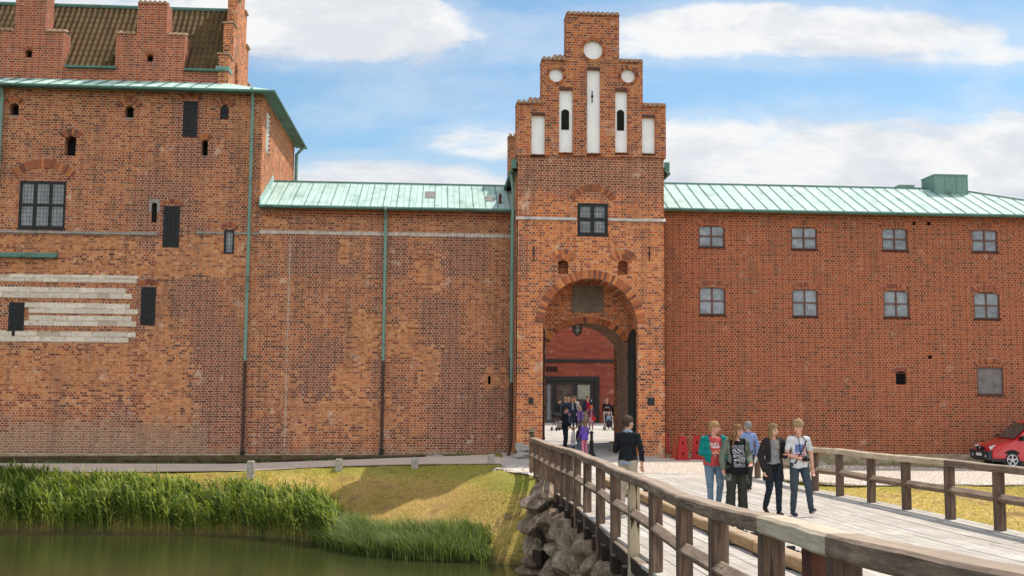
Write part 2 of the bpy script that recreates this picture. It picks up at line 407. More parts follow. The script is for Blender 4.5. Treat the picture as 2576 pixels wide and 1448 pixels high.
def skin_mat(col):
    k = ('skin', col)
    if k not in CLM: CLM[k] = plain('skin_%d' % len(CLM), col, .55, .15, 14, world=False, Subsurface_Weight=.08, dark=(col[0]*.85, col[1]*.7, col[2]*.65))
    return CLM[k]
def hair_mat(col):
    k = ('hair', col)
    if k not in CLM:
        t = NT('hair_%d' % len(CLM)); O = t.obj(); n = t.noise(t.scale(O, (60, 60, 12)), 1, 3); c = t.ramp(n, [(.3, tuple(q*.38 for q in col)), (.7, tuple(q*.8 for q in col))])
        CLM[k] = t.fin(c, .75, t.bump(n, .8, .01), spec=.12)
    return CLM[k]
M['eye'] = plain('dark_eye', (.03,.022,.018), .3, .1, world=False); M['lip'] = plain('lips', (.42,.14,.11), .5, .1, world=False)
SK = (.62,.36,.26)
def person(label, loc, face, H=1.75, bulk=1.0, belly=0, hips=1.0, arms=None, legs=None, head=(0, 0), skin=SK, hair=None, hstyle='short', top=None, jacket=None,
           bottom=(.03,.04,.07), shoes=(.03,.025,.022), vox=.011, child=False, skirt=None, group=None, flare=0, coat=0, sleeve=1.0, collar=None, hem=None, extra=None, open_w=.07, tuck=False, hat=None, sit=False, socks=None, lean=0):
    T = thing('person', label, 'person', loc, face, group); s = H/1.75; hs = 1.07 if not child else (1.0+.28*(1.55-min(H, 1.55))/.7)
    V = lambda x, y, z: Vector((x, y, z))*s
    sw = .185*bulk**.5 if not child else .16
    arms = arms or [((-sw-.05, .03, 1.12), (-sw-.06, -.04, .86)), ((sw+.05, .03, 1.12), (sw+.06, -.04, .86))]
    legs = legs or [((-.1, -.02, .5), (-.105, .03, .085), 0), ((.1, -.02, .5), (.105, .03, .085), 0)]
    hipz = .93; sh = [(-sw+.006, .0, 1.39), (sw-.006, .0, 1.39)]; hip = [(-.085*hips, .0, hipz), (.085*hips, .0, hipz)]
    yaw, pit = head; hc = Vector((0, -.012, 1.478)); Rm = Matrix.Rotation(yaw, 3, 'Z') @ Matrix.Rotation(pit, 3, 'X')
    HP = lambda x, y, z: (hc+Rm @ (Vector((x, y, z-1.50))*hs))*s
    inv = lambda p: (Rm.inverted() @ (Vector(p)/s-hc))/hs+Vector((0, 0, 1.50))
    near = vox < .013
    # --- body
    m = MB(); Er = Rm
    def torso(mm, g, gz=0, low=True):
        ell(mm, V(0, .005, 1.30), ((.155*bulk+g)*s, (.10*bulk+g)*s, (.17+g)*s)); cap_prim(mm, V(-sw+.045, 0, 1.395), V(sw-.045, 0, 1.395), (.056+g)*s, (.058+g)*s)
        ell(mm, V(0, -.02*belly, 1.12), ((.14*bulk+g)*s, (.10*bulk+.05*belly+g)*s, (.2+g)*s))
        if belly: ell(mm, V(0, -.07*belly, 1.06), ((.15*bulk+g)*s, (.12*bulk+g)*s, (.15+g)*s))
        if low: ell(mm, V(0, .01, .96), ((.15*hips*(bulk+1)/2+g)*s, (.11*(bulk+1)/2+g)*s, (.13+g)*s))
    torso(m, -.008)
    cap_prim(m, V(0, .015, 1.42), HP(0, .015, 1.56), .054*s*bulk**.5, .052*s)
    E = Rm
    ell(m, HP(0, .008, 1.645), (.073*s*hs, .092*s*hs, .1*s*hs), E); ell(m, HP(0, -.03, 1.585), (.052*s*hs, .06*s*hs, .065*s*hs), E); ell(m, HP(0, -.045, 1.62), (.058*s*hs, .05*s*hs, .065*s*hs), E)
    cap_prim(m, HP(0, -.088, 1.635), HP(0, -.108, 1.605), .009*s*hs, .014*s*hs, 8, 3)
    for q in (-1, 1): ell(m, HP(q*.075, .012, 1.625), (.011*s*hs, .02*s*hs, .032*s*hs), E, 8, 6)
    for i in (0, 1):
        (e, w_) = arms[i]; cap_prim(m, V(*sh[i]), V(*e), .046*s*bulk**.5, .038*s*bulk**.3); cap_prim(m, V(*e), V(*w_), .038*s*bulk**.3, .026*s)
        d = (Vector(w_)-Vector(e)).normalized(); sd_ = Vector((1, 0, 0)) if abs(d.x) < .6 else Vector((0, 0, 1)); pn = d.cross(sd_).normalized(); sd_ = pn.cross(d).normalized(); cur = (Vector((0, -1, 0)) if abs(d.y) < .6 else Vector((-(1 if i else -1), 0, 0)))
        wv = Vector(w_); pc = wv+d*.05; rot = Matrix((sd_, d, pn)).transposed()
        ell(m, pc*s, (.040*s, .048*s, .019*s), rot, 10, 7)
        if near or vox < .02:
            cu = (cur-d*cur.dot(d)).normalized()
            for q, (o_, L) in enumerate(((-.031, .062), (-.011, .073), (.010, .07), (.030, .052))):
                a = wv+d*.088+sd_*o_; b = a+(d*.85+cu*.35)*L*.55; c = b+(d*.5+cu*.8)*L*.5
                cap_prim(m, a*s, b*s, .0092*s, .0085*s, 6, 2); cap_prim(m, b*s, c*s, .0085*s, .0075*s, 6, 2)
            fx_ = -1 if (cu.dot(Vector((0, -1, 0))) > 0) == (i == 1) else 1
            a = wv+d*.03+sd_*(.036*fx_); b = a+(d*.6+sd_*fx_*.6+cu*.3)*.042; cap_prim(m, a*s, b*s, .012*s, .0095*s, 6, 2); cap_prim(m, b*s, (b+(d*.9+cu*.35)*.028)*s, .0095*s, .008*s, 6, 2)
        kn, an, tp = legs[i]; cap_prim(m, V(*hip[i]), V(*kn), .082*s*hips, .052*s); cap_prim(m, V(*kn), V(*an), .05*s, .034*s)
        fd = Vector((0, -math.cos(tp), math.sin(tp))); uf = Vector((0, math.sin(tp), math.cos(tp))); cap_prim(m, V(*an)-uf*.025*s, V(*an)+fd*.13*s-uf*.045*s, .03*s, .025*s)
    ez, ex = 1.635, .031
    def paint(c):
        p = inv(c)
        if p.y < -.045 and p.z > 1.5:
            for q in (-1, 1):
                if (p.x-q*ex)**2/.014**2+(p.z-ez)**2/.0085**2 < 1: return 1
                if abs(p.x-q*ex) < .02 and abs(p.z-ez-.024) < .006: return 3
            if abs(p.x) < .026 and abs(p.z-1.568) < .0075: return 2
        return 0
    fuse(m, 'body', vox, [skin_mat(skin), M['eye'], M['lip'], hair_mat(hair or (.2,.12,.06))], T, 2 if near else 1, paint=paint)
    # --- hair
    if hair:
        m = MB(); hh = .012*hs; E = Rm
        ell(m, HP(0, .014, 1.665), ((.078+hh)*s*hs, (.094+hh)*s*hs, (.092+hh)*s*hs), E)
        if hstyle in ('short', 'curly', 'crop'):
            ell(m, HP(0, .04, 1.61), (.07*s*hs, .062*s*hs, .07*s*hs), E)
            if hstyle == 'curly':
                for q in range(16):
                    a = random.uniform(0, 6.28); z_ = random.uniform(1.68, 1.765); rr = .07*math.sqrt(max(0, 1-((z_-1.66)/.12)**2))+.01; ell(m, HP(rr*math.cos(a), .01+rr*math.sin(a)*1.1, z_), (.028*s*hs,)*3, None, 8, 6)
        elif hstyle == 'long':
            for q in (-1, 1): cap_prim(m, HP(q*.07, .01, 1.68), HP(q*.082, -.005, 1.47), .032*s*hs, .03*s*hs); cap_prim(m, HP(q*.082, -.0, 1.5), HP(q*.09, .0, 1.40), .03*s*hs, .014*s*hs)
            ell(m, HP(0, .06, 1.56), (.085*s*hs, .05*s*hs, .15*s*hs), E)
        elif hstyle == 'wind':
            for q in range(9): a = random.uniform(-.05, .06); cap_prim(m, HP(-.03, .03+a, 1.66-.012*q), HP(-.17-random.uniform(0, .05), .03+a*2, 1.60-.03*q+random.uniform(-.02,.02)), .035*s, .012*s, 8, 3)
            cap_prim(m, HP(.07, .0, 1.68), HP(.078, .01, 1.55), .024*s, .02*s); ell(m, HP(0, .05, 1.6), (.085*s, .06*s, .1*s), E)
        elif hstyle == 'verylong':
            ell(m, HP(0, .055, 1.55), (.085*s*hs, .05*s*hs, .17*s*hs), E); cap_prim(m, HP(0, .07, 1.55), HP(.0, .1, 1.22), .07*s*hs, .045*s*hs)
            for q in (-1, 1): cap_prim(m, HP(q*.07, .02, 1.66), HP(q*.08, .02, 1.45), .028*s*hs, .03*s*hs)
        top_z = {'short': 1.675, 'crop': 1.69, 'curly': 1.68, 'long': 1.695, 'wind': 1.69, 'verylong': 1.69}[hstyle]
        lowb = {'short': 1.575, 'crop': 1.60, 'curly': 1.58}.get(hstyle, 1.2)
        def cut(c, n):
            p = inv(c)
            if p.y < -.03 and p.z < top_z+abs(p.x)*-.35 and abs(p.x) < .068: return True
            if hstyle in ('short', 'crop', 'curly'):
                if p.z < lowb: return True
                if p.y < .0 and p.z < 1.645: return True
                if abs(p.y-.012) < .022 and p.z < 1.65 and abs(p.x) > .06: return True
            return False
        fuse(m, 'hair', vox*.9, hair_mat(hair), T, 1, wr=.004*s, cut=cut, seed=H*7)
    if hat:
        m = MB(); ell(m, HP(0, .01, 1.70), (.1*s*hs, .11*s*hs, .075*s*hs), Rm); cap_prim(m, HP(-.06, .0, 1.74), HP(.06, 0, 1.76), .05*s*hs, .05*s*hs); fuse(m, 'hat', vox, cloth(hat), T, 1)
    # --- trousers
    if bottom:
        m = MB(); ell(m, V(0, .008, .96), ((.15*hips*(bulk+1)/2+.012)*s, (.11*(bulk+1)/2+.012+.03*belly)*s, .14*s))
        for i in (0, 1):
            kn, an, tp = legs[i]; cap_prim(m, V(*hip[i]), V(*kn), (.092*hips+.008+.012*flare)*s, (.069+.02*flare)*s); cap_prim(m, V(*kn), Vector(an)*s+(Vector(kn)-Vector(an)).normalized()*.03*s, (.068+.018*flare)*s, (.054+.036*flare)*s)
        fuse(m, 'trousers', vox, cloth(bottom), T, 2, wr=.006*s, seed=H*3)
    if skirt:
        m = MB(); z0, z1, r1, c = skirt; cap_prim(m, V(0, 0, z0), V(0, 0, z1), .12*s, r1*s, 16, 3, .8); fuse(m, 'skirt', vox, cloth(c), T, 1, wr=.005*s)
    # --- shoes
    for i in (0, 1):
        kn, an, tp = legs[i]; m = MB(); a = V(*an); fd = Vector((0, -math.cos(tp), math.sin(tp))); u_2 = Vector((0, math.sin(tp), math.cos(tp)))
        cap_prim(m, a-u_2*.035*s+Vector((0, .015*s, 0)), a+fd*.15*s-u_2*.05*s, .044*s, .036*s); cap_prim(m, a+Vector((0, .008, .045))*s, a-u_2*.02*s, .043*s, .045*s)
        def sole(c, a=a, u2=u_2): return 1 if (c-a).dot(u2) < -.068*s else 0
        fuse(m, 'shoe', max(.008, vox*.8), [cloth(shoes), cloth((.5,.42,.33))], T, 1, paint=sole)
    # --- shirt
    shirt = None
    def sleeves(mm, g, f):
        for i in (0, 1):
            e, w_ = Vector(arms[i][0]), Vector(arms[i][1]); S0 = Vector(sh[i]); lim = min(1, f*2)
            cap_prim(mm, S0*s, S0.lerp(e, lim)*s, (.052*bulk**.5+g)*s, (.043*bulk**.3+g)*s)
            if f > .5: cap_prim(mm, e*s, e.lerp(w_, min(.97, (f-.5)*2))*s, (.043*bulk**.3+g)*s, (.031+g)*s)
    if top:
        m = MB(); torso(m, .012, low=True)
        if hem: cap_prim(m, V(0, 0, 1.0), V(0, -.02*belly, hem), (.155*hips*bulk**.5+.02)*s, (.16*hips*bulk**.5+.025)*s, 16, 2, .78)
        sleeves(m, .009, sleeve if not jacket else min(sleeve, .3))
        shirt = fuse(m, 'shirt', vox, top if not isinstance(top, tuple) else cloth(top), T, 2, wr=.007*s, seed=H*5, cut=lambda c, n: (c.z < (hem or .87)*s+.012*math.sin(c.x*25)) or (Vector((c.x/s, (c.y/s+.05)*.9, 0)).length < .072 and c.z > 1.43*s))
    if jacket:
        jc, low, ow = jacket; m = MB(); torso(m, .032, low=True)
        if low < .85: cap_prim(m, V(0, .01, 1.0), V(0, .02, low), (.165*hips+.02)*s, (.17*hips+.035+.0)*s, 16, 2, .8)
        sleeves(m, .022, 1.0); cap_prim(m, V(-.05, .03, 1.455), V(.05, .03, 1.455), .045*s, .045*s)
        def jcut(c, n):
            x, y, z = c/s
            if z < low: return True
            if y < .03 and abs(x) < ow+.035*(z > 1.38) and abs(x-0) < ow+(1.42-z)*.06+.001 and n.y < .35 and z < 1.5: return True
            return z > 1.44 and Vector((x, y, 0)).length < .065
        jk = fuse(m, 'jacket', vox, jc if not isinstance(jc, tuple) else cloth(jc), T, 2, wr=.008*s, seed=H*11, cut=jcut if ow > 0 else (lambda c, n: c.z < low*s))
        md = jk.modifiers.new('t', 'SOLIDIFY'); md.thickness = .012*s; md.offset = -1
    if collar:
        m = MB(); m.tube([(.07*math.cos(a*math.pi/8), .008+.065*math.sin(a*math.pi/8), 1.47+.015*math.sin(a*math.pi/8)) for a in range(17)], .02, 6, False); mm = MB(); mm.add([Vector(v)*s for v in m.v], m.f); mm.build('collar', cloth(collar), T)
    return T, shirt, s
def cling(parent, shirt, me, cx, cz, mat=None, off=.006, name='print'):
    """lay a flat print (mesh in x,y) on the front of a shirt"""
    bv = BVHTree.FromPolygons([v.co for v in shirt.data.vertices], [tuple(p.vertices) for p in shirt.data.polygons])
    for v in me.vertices:
        x, z = v.co.x+cx, v.co.y+cz; h = bv.ray_cast(Vector((x, -1, z)), Vector((0, 1, 0)))
        v.co = Vector((x, (h[0].y if h[0] is not None else -.1)-off, z))
    o = bpy.data.objects.new(name, me); COL.objects.link(o); o.parent = shirt; return o
def flat_mesh(polys, mat, name='print', div=4):
    m = MB()
    for x0, x1, y0, y1 in polys:
        nx_, ny2 = max(1, int((x1-x0)/.02)), max(1, int((y1-y0)/.02))
        for i in range(nx_):
            for j in range(ny2):
                a, b = x0+(x1-x0)*i/nx_, x0+(x1-x0)*(i+1)/nx_; c, d = y0+(y1-y0)*j/ny2, y0+(y1-y0)*(j+1)/ny2
                m.add([(a,c,0), (b,c,0), (b,d,0), (a,d,0)], [(0,1,2,3)])
    me = m.mesh(name); me.materials.append(mat); return me
def ploc(px, D): p = PD(px, D, 0); return (p.x, p.y, deckz(p.y)+.004)
def sp(*a): return a
W0 = R(4)
# man in teal jacket
A, sA, s_ = person('man in open teal hoodie and red printed t-shirt with light blue jeans, holding food', ploc(1795, 21.45), R(2), 1.76, 1.25, .95, 1.12,
    arms=[((-.25,.02,1.14), (-.07,-.235,1.145)), ((.27,.06,1.13), (.19,-.09,.93))], legs=[((-.1,-.05,.5), (-.09,-.06,.085), 0), ((.1,-.06,.52), (.12,.16,.13), -.3)],
    head=(R(62), R(4)), skin=(.66,.34,.25), hair=(.55,.33,.14), hstyle='crop', top=(.62,.09,.09), jacket=((.01,.23,.21), .88, .125), bottom=(.19,.28,.38), shoes=(.05,.05,.06), hem=.90)
M['ink_w'] = plain('white_print', (.75,.72,.7), .8, .05, world=False); M['ink_o'] = plain('orange_print', (.7,.3,.1), .8, .1, world=False)
for txt, sz, cx, cz, mt, sh_ in (("Jack's", .085, -.035, 1.315, 'ink_w', .25), ("Garage", .06, -.01, 1.262, 'ink_w', .25), ("ICE&CO", .055, .055, 1.185, 'ink_o', 0), ("1978", .085, .06, 1.09, 'ink_w', 0), ("Est.", .03, -.045, 1.10, 'ink_w', 0)):
    if txt == '1978': txt = '19'
    cling(A, sA, text_mesh(txt, sz*s_, M[mt], 'print', 0, .0015, sh_), cx*s_, cz*s_)
m = MB(); a = Vector((-.055, -.30, 1.17))*s_; ell(m, a, (.03, .022, .02), None, 8, 6); tag(m.build('snack', cloth((.5,.3,.15))), 'small brown snack held by the man in the teal hoodie', 'food'); sn = bpy.data.objects[-1] if False else COL.objects[-1]
sn.matrix_world = A.matrix_world @ Matrix.Identity(4); sn.location = A.location; sn.rotation_euler = A.rotation_euler
# woman in black printed top
Bp, sB, s_ = person('woman in black top with zebra print under a grey green cardigan, wide dark trousers', ploc(1850, 21.1), R(8), 1.71, 1.18, .6, 1.2,
    arms=[((-.28,.05,1.13), (-.27,.02,.9)), ((.29,.04,1.12), (.22,-.17,1.0))], legs=[((-.12,-.02,.5), (-.13,.02,.085), 0), ((.11,-.03,.5), (.13,.0,.085), 0)],
    head=(R(35), R(10)), skin=(.6,.34,.25), hair=(.34,.17,.075), hstyle='wind', top=(.012,.012,.014), jacket=((.17,.19,.15), .66, .165), bottom=(.05,.05,.04), shoes=(.03,.03,.03), hem=.78, flare=1.3)
t = NT('zebra_print'); O = t.obj(); wv = t.n('ShaderNodeTexWave', wave_type='BANDS', bands_direction='DIAGONAL'); wv.inputs['Scale'].default_value = 9; wv.inputs['Distortion'].default_value = 9; wv.inputs['Detail'].default_value = 2; t.l(O, wv.inputs['Vector'])
M['zebra'] = t.fin(t.ramp(wv.outputs[0], [(.45, (.015,.015,.017)), (.6, (.42,.42,.43))]), .9); t = NT('lace_print'); M['lace'] = t.fin(t.ramp(t.noise(t.obj(), 60, 3), [(.42, (.02,.02,.022)), (.62, (.33,.34,.36))]), .9)
for y0, y1, mt in ((1.28,1.35,'lace'), (1.13,1.275,'zebra'), (1.0,1.12,'zebra'), (.92,.99,'lace')): cling(Bp, sB, flat_mesh([(-.12, .12, y0*s_, y1*s_)], M[mt]), 0, 0, off=.005)
m = MB(); ell(m, (.0, 0, 0), (.03,.025,.02), None, 8, 6); sn = m.build('snack', cloth((.55,.28,.1))); sn.location = Bp.matrix_world @ Vector((0,0,0)); bpy.context.view_layer.update(); sn.location = Bp.matrix_world @ (Vector((.2, -.27, 1.01))*s_); tag(sn, 'small brown snack held by the woman in the printed top', 'food')
# man in blue shirt walking away
Cp, sC, s_ = person('grey haired man in light blue shirt walking away behind the woman in the printed top', ploc(1880, 27.5), R(195), 1.72, 1.0, .2,
    arms=[((-.26,.03,1.13), (-.23,-.05,.9)), ((.24,.0,1.13), (.2,-.1,.92))], legs=[((-.1,-.08,.5), (-.09,-.1,.085), 0), ((.1,.0,.5), (.1,.16,.12), -.3)],
    head=(0, 0), hair=(.36,.345,.32), hstyle='short', top=(.22,.30,.52), bottom=(.05,.05,.05), shoes=(.02,.02,.02), collar=(.24,.32,.54), vox=.012)
bpy.context.view_layer.update()
m = MB(); m.box(-.06, .06, -.004, .004, -.1, .06); pp_ = m.build('leaflet', M['white']); pp_.location = Cp.matrix_world @ (Vector((-.24, -.1, .80))*s_); pp_.rotation_euler = (R(8), R(14), 0); tag(pp_, 'white folded leaflet in the hand of the man in the light blue shirt', 'leaflet')
# woman in dark coat
Dp, sD, s_ = person('young woman with shoulder length hair in open dark coat, grey jumper and brown ankle boots', ploc(1943, 20.95), R(6), 1.73, .95, 0, 1.02,
    arms=[((-.245,.05,1.12), (-.2,-.02,.86)), ((.25,.04,1.13), (.17,-.17,1.16))], legs=[((-.1,-.02,.51), (-.14,.1,.16), -.5), ((.07,-.06,.5), (.05,-.1,.085), 0)],
    head=(R(14), R(2)), skin=(.64,.38,.28), hair=(.36,.22,.11), hstyle='long', top=(.26,.255,.25), jacket=((.035,.027,.03), .66, .10), bottom=(.022,.032,.042), shoes=(.04,.025,.018), hem=.99)
m = MB(); cap_prim(m, Vector((0,0,.98))*s_, Vector((0,-.01,.9))*s_, .145*s_, .135*s_, 16, 3, .8); fuse(m, 'skirt', .011, cloth((.015,.015,.018)), Dp, 1)
m = MB(); m.box(.03, .055, -.001, .001, 1.28, 1.31); cling(Dp, sD, flat_mesh([(.03*s_, .055*s_, 1.28*s_, 1.315*s_)], M['ink_o'], 'badge'), 0, 0, name='badge')
# boy with the camera
Ep, sE, s_ = person('fair haired young man in white t-shirt with stars and stripes print and blue jeans', ploc(2006, 20.85), R(4), 1.80, .93, 0, .98,
    arms=[((-.235,.03,1.12), (-.035,-.2,1.05)), ((.245,.02,1.12), (.25,-.03,.86))], legs=[((-.11,-.03,.5), (-.115,.04,.085), 0), ((.14,-.1,.51), (.17,-.12,.12), .42)],
    head=(R(-52), R(10)), skin=(.66,.38,.27), hair=(.5,.34,.17), hstyle='curly', top=(.72,.72,.74), sleeve=.32, bottom=(.06,.078,.098), shoes=(.06,.07,.11), hem=.885)
M['ink_b'] = plain('blue_print', (.04,.1,.35), .8, .2, world=False); M['ink_r'] = plain('red_print', (.6,.03,.04), .8, .2, world=False)
cling(Ep, sE, flat_mesh([(-.1, .045, 1.195, 1.345)], M['ink_b']), 0, 0)
cling(Ep, sE, flat_mesh([(x0, x1, z0, z0+.018) for x0, x1, z0 in ((.05,.10,1.315),(.05,.11,1.275),(.05,.1,1.235),(.05,.1,1.198),(-.1,.1,1.155),(-.1,.095,1.117),(-.1,.1,1.08),(-.02,.09,1.045))], M['ink_r']), 0, 0)
st_ = []
for r_ in range(5):
    for c_ in range(5): st_.append((-.09+.027*c_+(.013 if r_ % 2 else 0), -.08+.027*c_+(.013 if r_ % 2 else 0), 1.205+.028*r_, 1.215+.028*r_))
cling(Ep, sE, flat_mesh([q for q in st_ if q[1] < .045], M['ink_w']), 0, 0, off=.009)
CMr = thing('hand_camera', 'black camera with lens held at the belly of the boy in the white t-shirt', 'camera', Ep.matrix_world @ Vector((0,0,0)))
bpy.context.view_layer.update(); CMr.location = Ep.matrix_world @ (Vector((.025, -.26, 1.05))*s_); CMr.rotation_euler = (0, 0, R(4))
m = MB(); m.obox((0,0,0), (.062,0,0), (0,.03,0), (0,0,.042), .012); m.obox((0,0,.05), (.025,0,0), (0,.025,0), (0,0,.014), .006); m.build('camera_body', M['iron'], CMr)
m = MB(); m.tube([(0,-.03,-.003), (0,-.05,-.003), (0,-.095,-.003)], [.036,.036,.033], 14); m.build('lens', M['iron'], CMr)
m = MB(); m.tube([(-.06,0,.04), (-.085,.075,.17), (-.075,.12,.32), (-.065,.20,.40), (0,.29,.43)], .007, 5); m.tube([(.06,0,.04), (.05,.09,.17), (.05,.12,.32), (.05,.2,.4), (0,.29,.43)], .007, 5); m.build('neck_strap', M['grille_black'], CMr)
def strap_on(shirt, pts, w, nm, mat, parent):
    bv = BVHTree.FromPolygons([v.co for v in shirt.data.vertices], [tuple(p.vertices) for p in shirt.data.polygons]); m = MB(); vs = []
    for i in range(15):
        t_2 = i/14; k = t_2*(len(pts)-1); j = min(int(k), len(pts)-2); f = k-j; x = pts[j][0]*(1-f)+pts[j+1][0]*f; z = pts[j][1]*(1-f)+pts[j+1][1]*f
        for o_ in (-w, w): h = bv.ray_cast(Vector((x+o_, -1, z+o_*.7)), Vector((0,1,0))); vs.append((x+o_, (h[0].y if h[0] else -.08)-.012, z-o_*.0))
    m.add(vs, [(2*i, 2*i+1, 2*i+3, 2*i+2) for i in range(14)]); return m.build(nm, mat, parent)
strap_on(sE, [(.13, 1.42), (.0, 1.2), (-.13, .98)], .014, 'bag_strap', M['grille_black'], Ep)
# man in dark jumper behind the left railing
Fp, sF, s_ = person('man in black jumper over light blue shirt and beige trousers standing behind the near railing', ploc(1580, 20.75), R(148), 1.86, 1.05, .1, 1.0,
    arms=[((-.27,.03,1.13), (-.25,-.05,.88)), ((.25,-.02,1.13), (.12,-.2,1.35))], legs=[((-.1,-.03,.5), (-.1,.0,.085), 0), ((.1,-.02,.5), (.11,.06,.085), 0)],
    head=(R(-26), 0), skin=(.58,.34,.24), hair=(.11,.07,.045), hstyle='short', top=(.016,.018,.022), bottom=(.52,.43,.33), shoes=(.25,.25,.28), collar=(.3,.42,.62), hem=.97)
m = MB(); cap_prim(m, Vector((0,.005,1.0))*s_, Vector((0,.005,.92))*s_, .16*s_, .165*s_, 16, 2, .76); fuse(m, 'shirt_tail', .011, cloth((.3,.44,.66)), Fp, 1, cut=lambda c, n: c.z < .9*s_)

# ---- people in and behind the gateway
def far(label, px, D, H, face, **k):
    k.setdefault('vox', .017); return person(label, ploc(px, D), R(face), H, group=k.pop('group', None), **k)
DK = (.02,.025,.035)
far('man in dark jacket and dark jeans standing in the gateway with his side to us', 1424, 44.6, 1.80, 70, hair=(.1,.06,.04), hstyle='crop', top=DK, jacket=(DK, .86, 0), bottom=(.025,.035,.055), arms=[((-.22,.03,1.13), (-.18,-.12,.95)), ((.22,.0,1.13), (.15,-.15,1.0))])
far('toddler with curly hair in a long white coat and blue leggings in the gateway', 1444, 43.9, 1.0, 60, child=True, hair=(.42,.25,.13), hstyle='curly', top=(.68,.66,.66), jacket=((.7,.68,.68), .52, 0), bottom=(.05,.1,.2), shoes=(.4,.2,.15), vox=.013)
far('child in dark top and blue jeans beside the girl in pink trousers', 1460, 43.4, 1.12, 160, child=True, hair=(.12,.06,.04), hstyle='long', top=(.05,.02,.04), bottom=(.08,.13,.2), vox=.014)
far('girl with long hair in purple jacket and pink trousers holding the bollard', 1472, 42.4, 1.40, 215, child=True, hair=(.3,.17,.09), hstyle='verylong', top=(.14,.08,.42), jacket=((.16,.09,.45), .82, 0), bottom=(.75,.22,.32), shoes=(.05,.04,.04), vox=.013, arms=[((-.25,-.0,1.15), (-.33,-.2,.98)), ((.2,-.05,1.13), (.16,-.22,.95))])
far('man in black jacket with a stroller at the left of the courtyard group', 1409, 63, 1.76, 30, hair=(.1,.06,.04), top=(.15,.2,.28), jacket=(DK, .85, .03), bottom=(.03,.035,.05))
far('tall fair haired man in dark blue jumper seen from behind in the courtyard', 1424, 64, 1.86, 170, hair=(.5,.3,.16), hstyle='crop', top=(.03,.05,.1), bottom=(.1,.16,.24))
far('woman with blond hair standing behind the man in dark blue jumper', 1432.5, 66.5, 1.84, 10, hair=(.5,.36,.2), hstyle='long', top=(.1,.12,.18), bottom=(.03,.04,.06))
far('woman in striped top and open dark cardigan in the courtyard group', 1440.5, 65.5, 1.84, 20, hair=(.28,.15,.08), hstyle='long', top=(.3,.3,.33), jacket=((.03,.04,.07), .8, .07), bottom=(.03,.05,.09))
far('woman in white shirt and black trousers leaning forward in the courtyard', 1448, 66.0, 1.9, -30, hair=(.25,.15,.09), hstyle='short', top=(.68,.6,.58), bottom=(.02,.02,.02), sleeve=1.0)
far('man in red t-shirt under open navy jacket in front of the courtyard door', 1479.5, 65.5, 1.93, 5, bulk=1.1, hair=(.22,.13,.08), top=(.5,.02,.04), jacket=((.03,.04,.075), .86, .09), bottom=(.35,.28,.2))
far('blond girl in grey dress and purple cardigan in the courtyard', 1461, 63.5, 1.30, 15, child=True, hair=(.55,.38,.2), hstyle='long', top=(.08,.09,.13), jacket=((.2,.13,.42), .62, .07), bottom=(.05,.05,.08), skirt=(1.0, .66, .19, (.08,.09,.12)), vox=.015)
far('little girl in red hat and pink dress raising her hands to her face', 1488.5, 63, 1.38, 0, child=True, hair=(.5,.3,.15), hstyle='long', top=(.5,.25,.33), jacket=((.12,.03,.1), .95, .08), bottom=(.45,.2,.3), skirt=(1.05, .72, .2, (.6,.33,.42)), hat=(.75,.1,.04), vox=.015, arms=[((-.25,-.1,1.2), (-.08,-.16,1.5)), ((.25,-.1,1.2), (.08,-.16,1.5))])
PH, sPH, s_ = far('man in black sweatshirt pushing the stroller with the toddler', 1527.5, 64.5, 1.80, 3, hair=(.42,.3,.17), hstyle='crop', top=(.014,.014,.016), bottom=(.3,.24,.17), arms=[((-.26,-.02,1.14), (-.2,-.25,1.0)), ((.26,-.02,1.14), (.2,-.25,1.0))])
cling(PH, sPH, text_mesh('US 2', .13*s_, M['ink_w'], 'print', 0, .003), 0, 1.24*s_, off=.01)
far('person in dark clothes and pale trousers partly hidden by the passage wall', 1550.5, 63.5, 1.72, 20, hair=(.1,.07,.05), top=DK, jacket=(DK, .8, 0), bottom=(.35,.33,.3))
m = MB(); m.box(-.1,.1,-.05,.05,0,.2); m.tube([(-.07,0,.2), (-.05,0,.3), (.05,0,.3), (.07,0,.2)], .01, 5); hb = m.build('handbag', cloth((.6,.03,.02))); hb.location = Vector(ploc(1495, 62.7))+Zv*.55; tag(hb, 'small bright red bag carried by the girl in the red hat', 'bag')
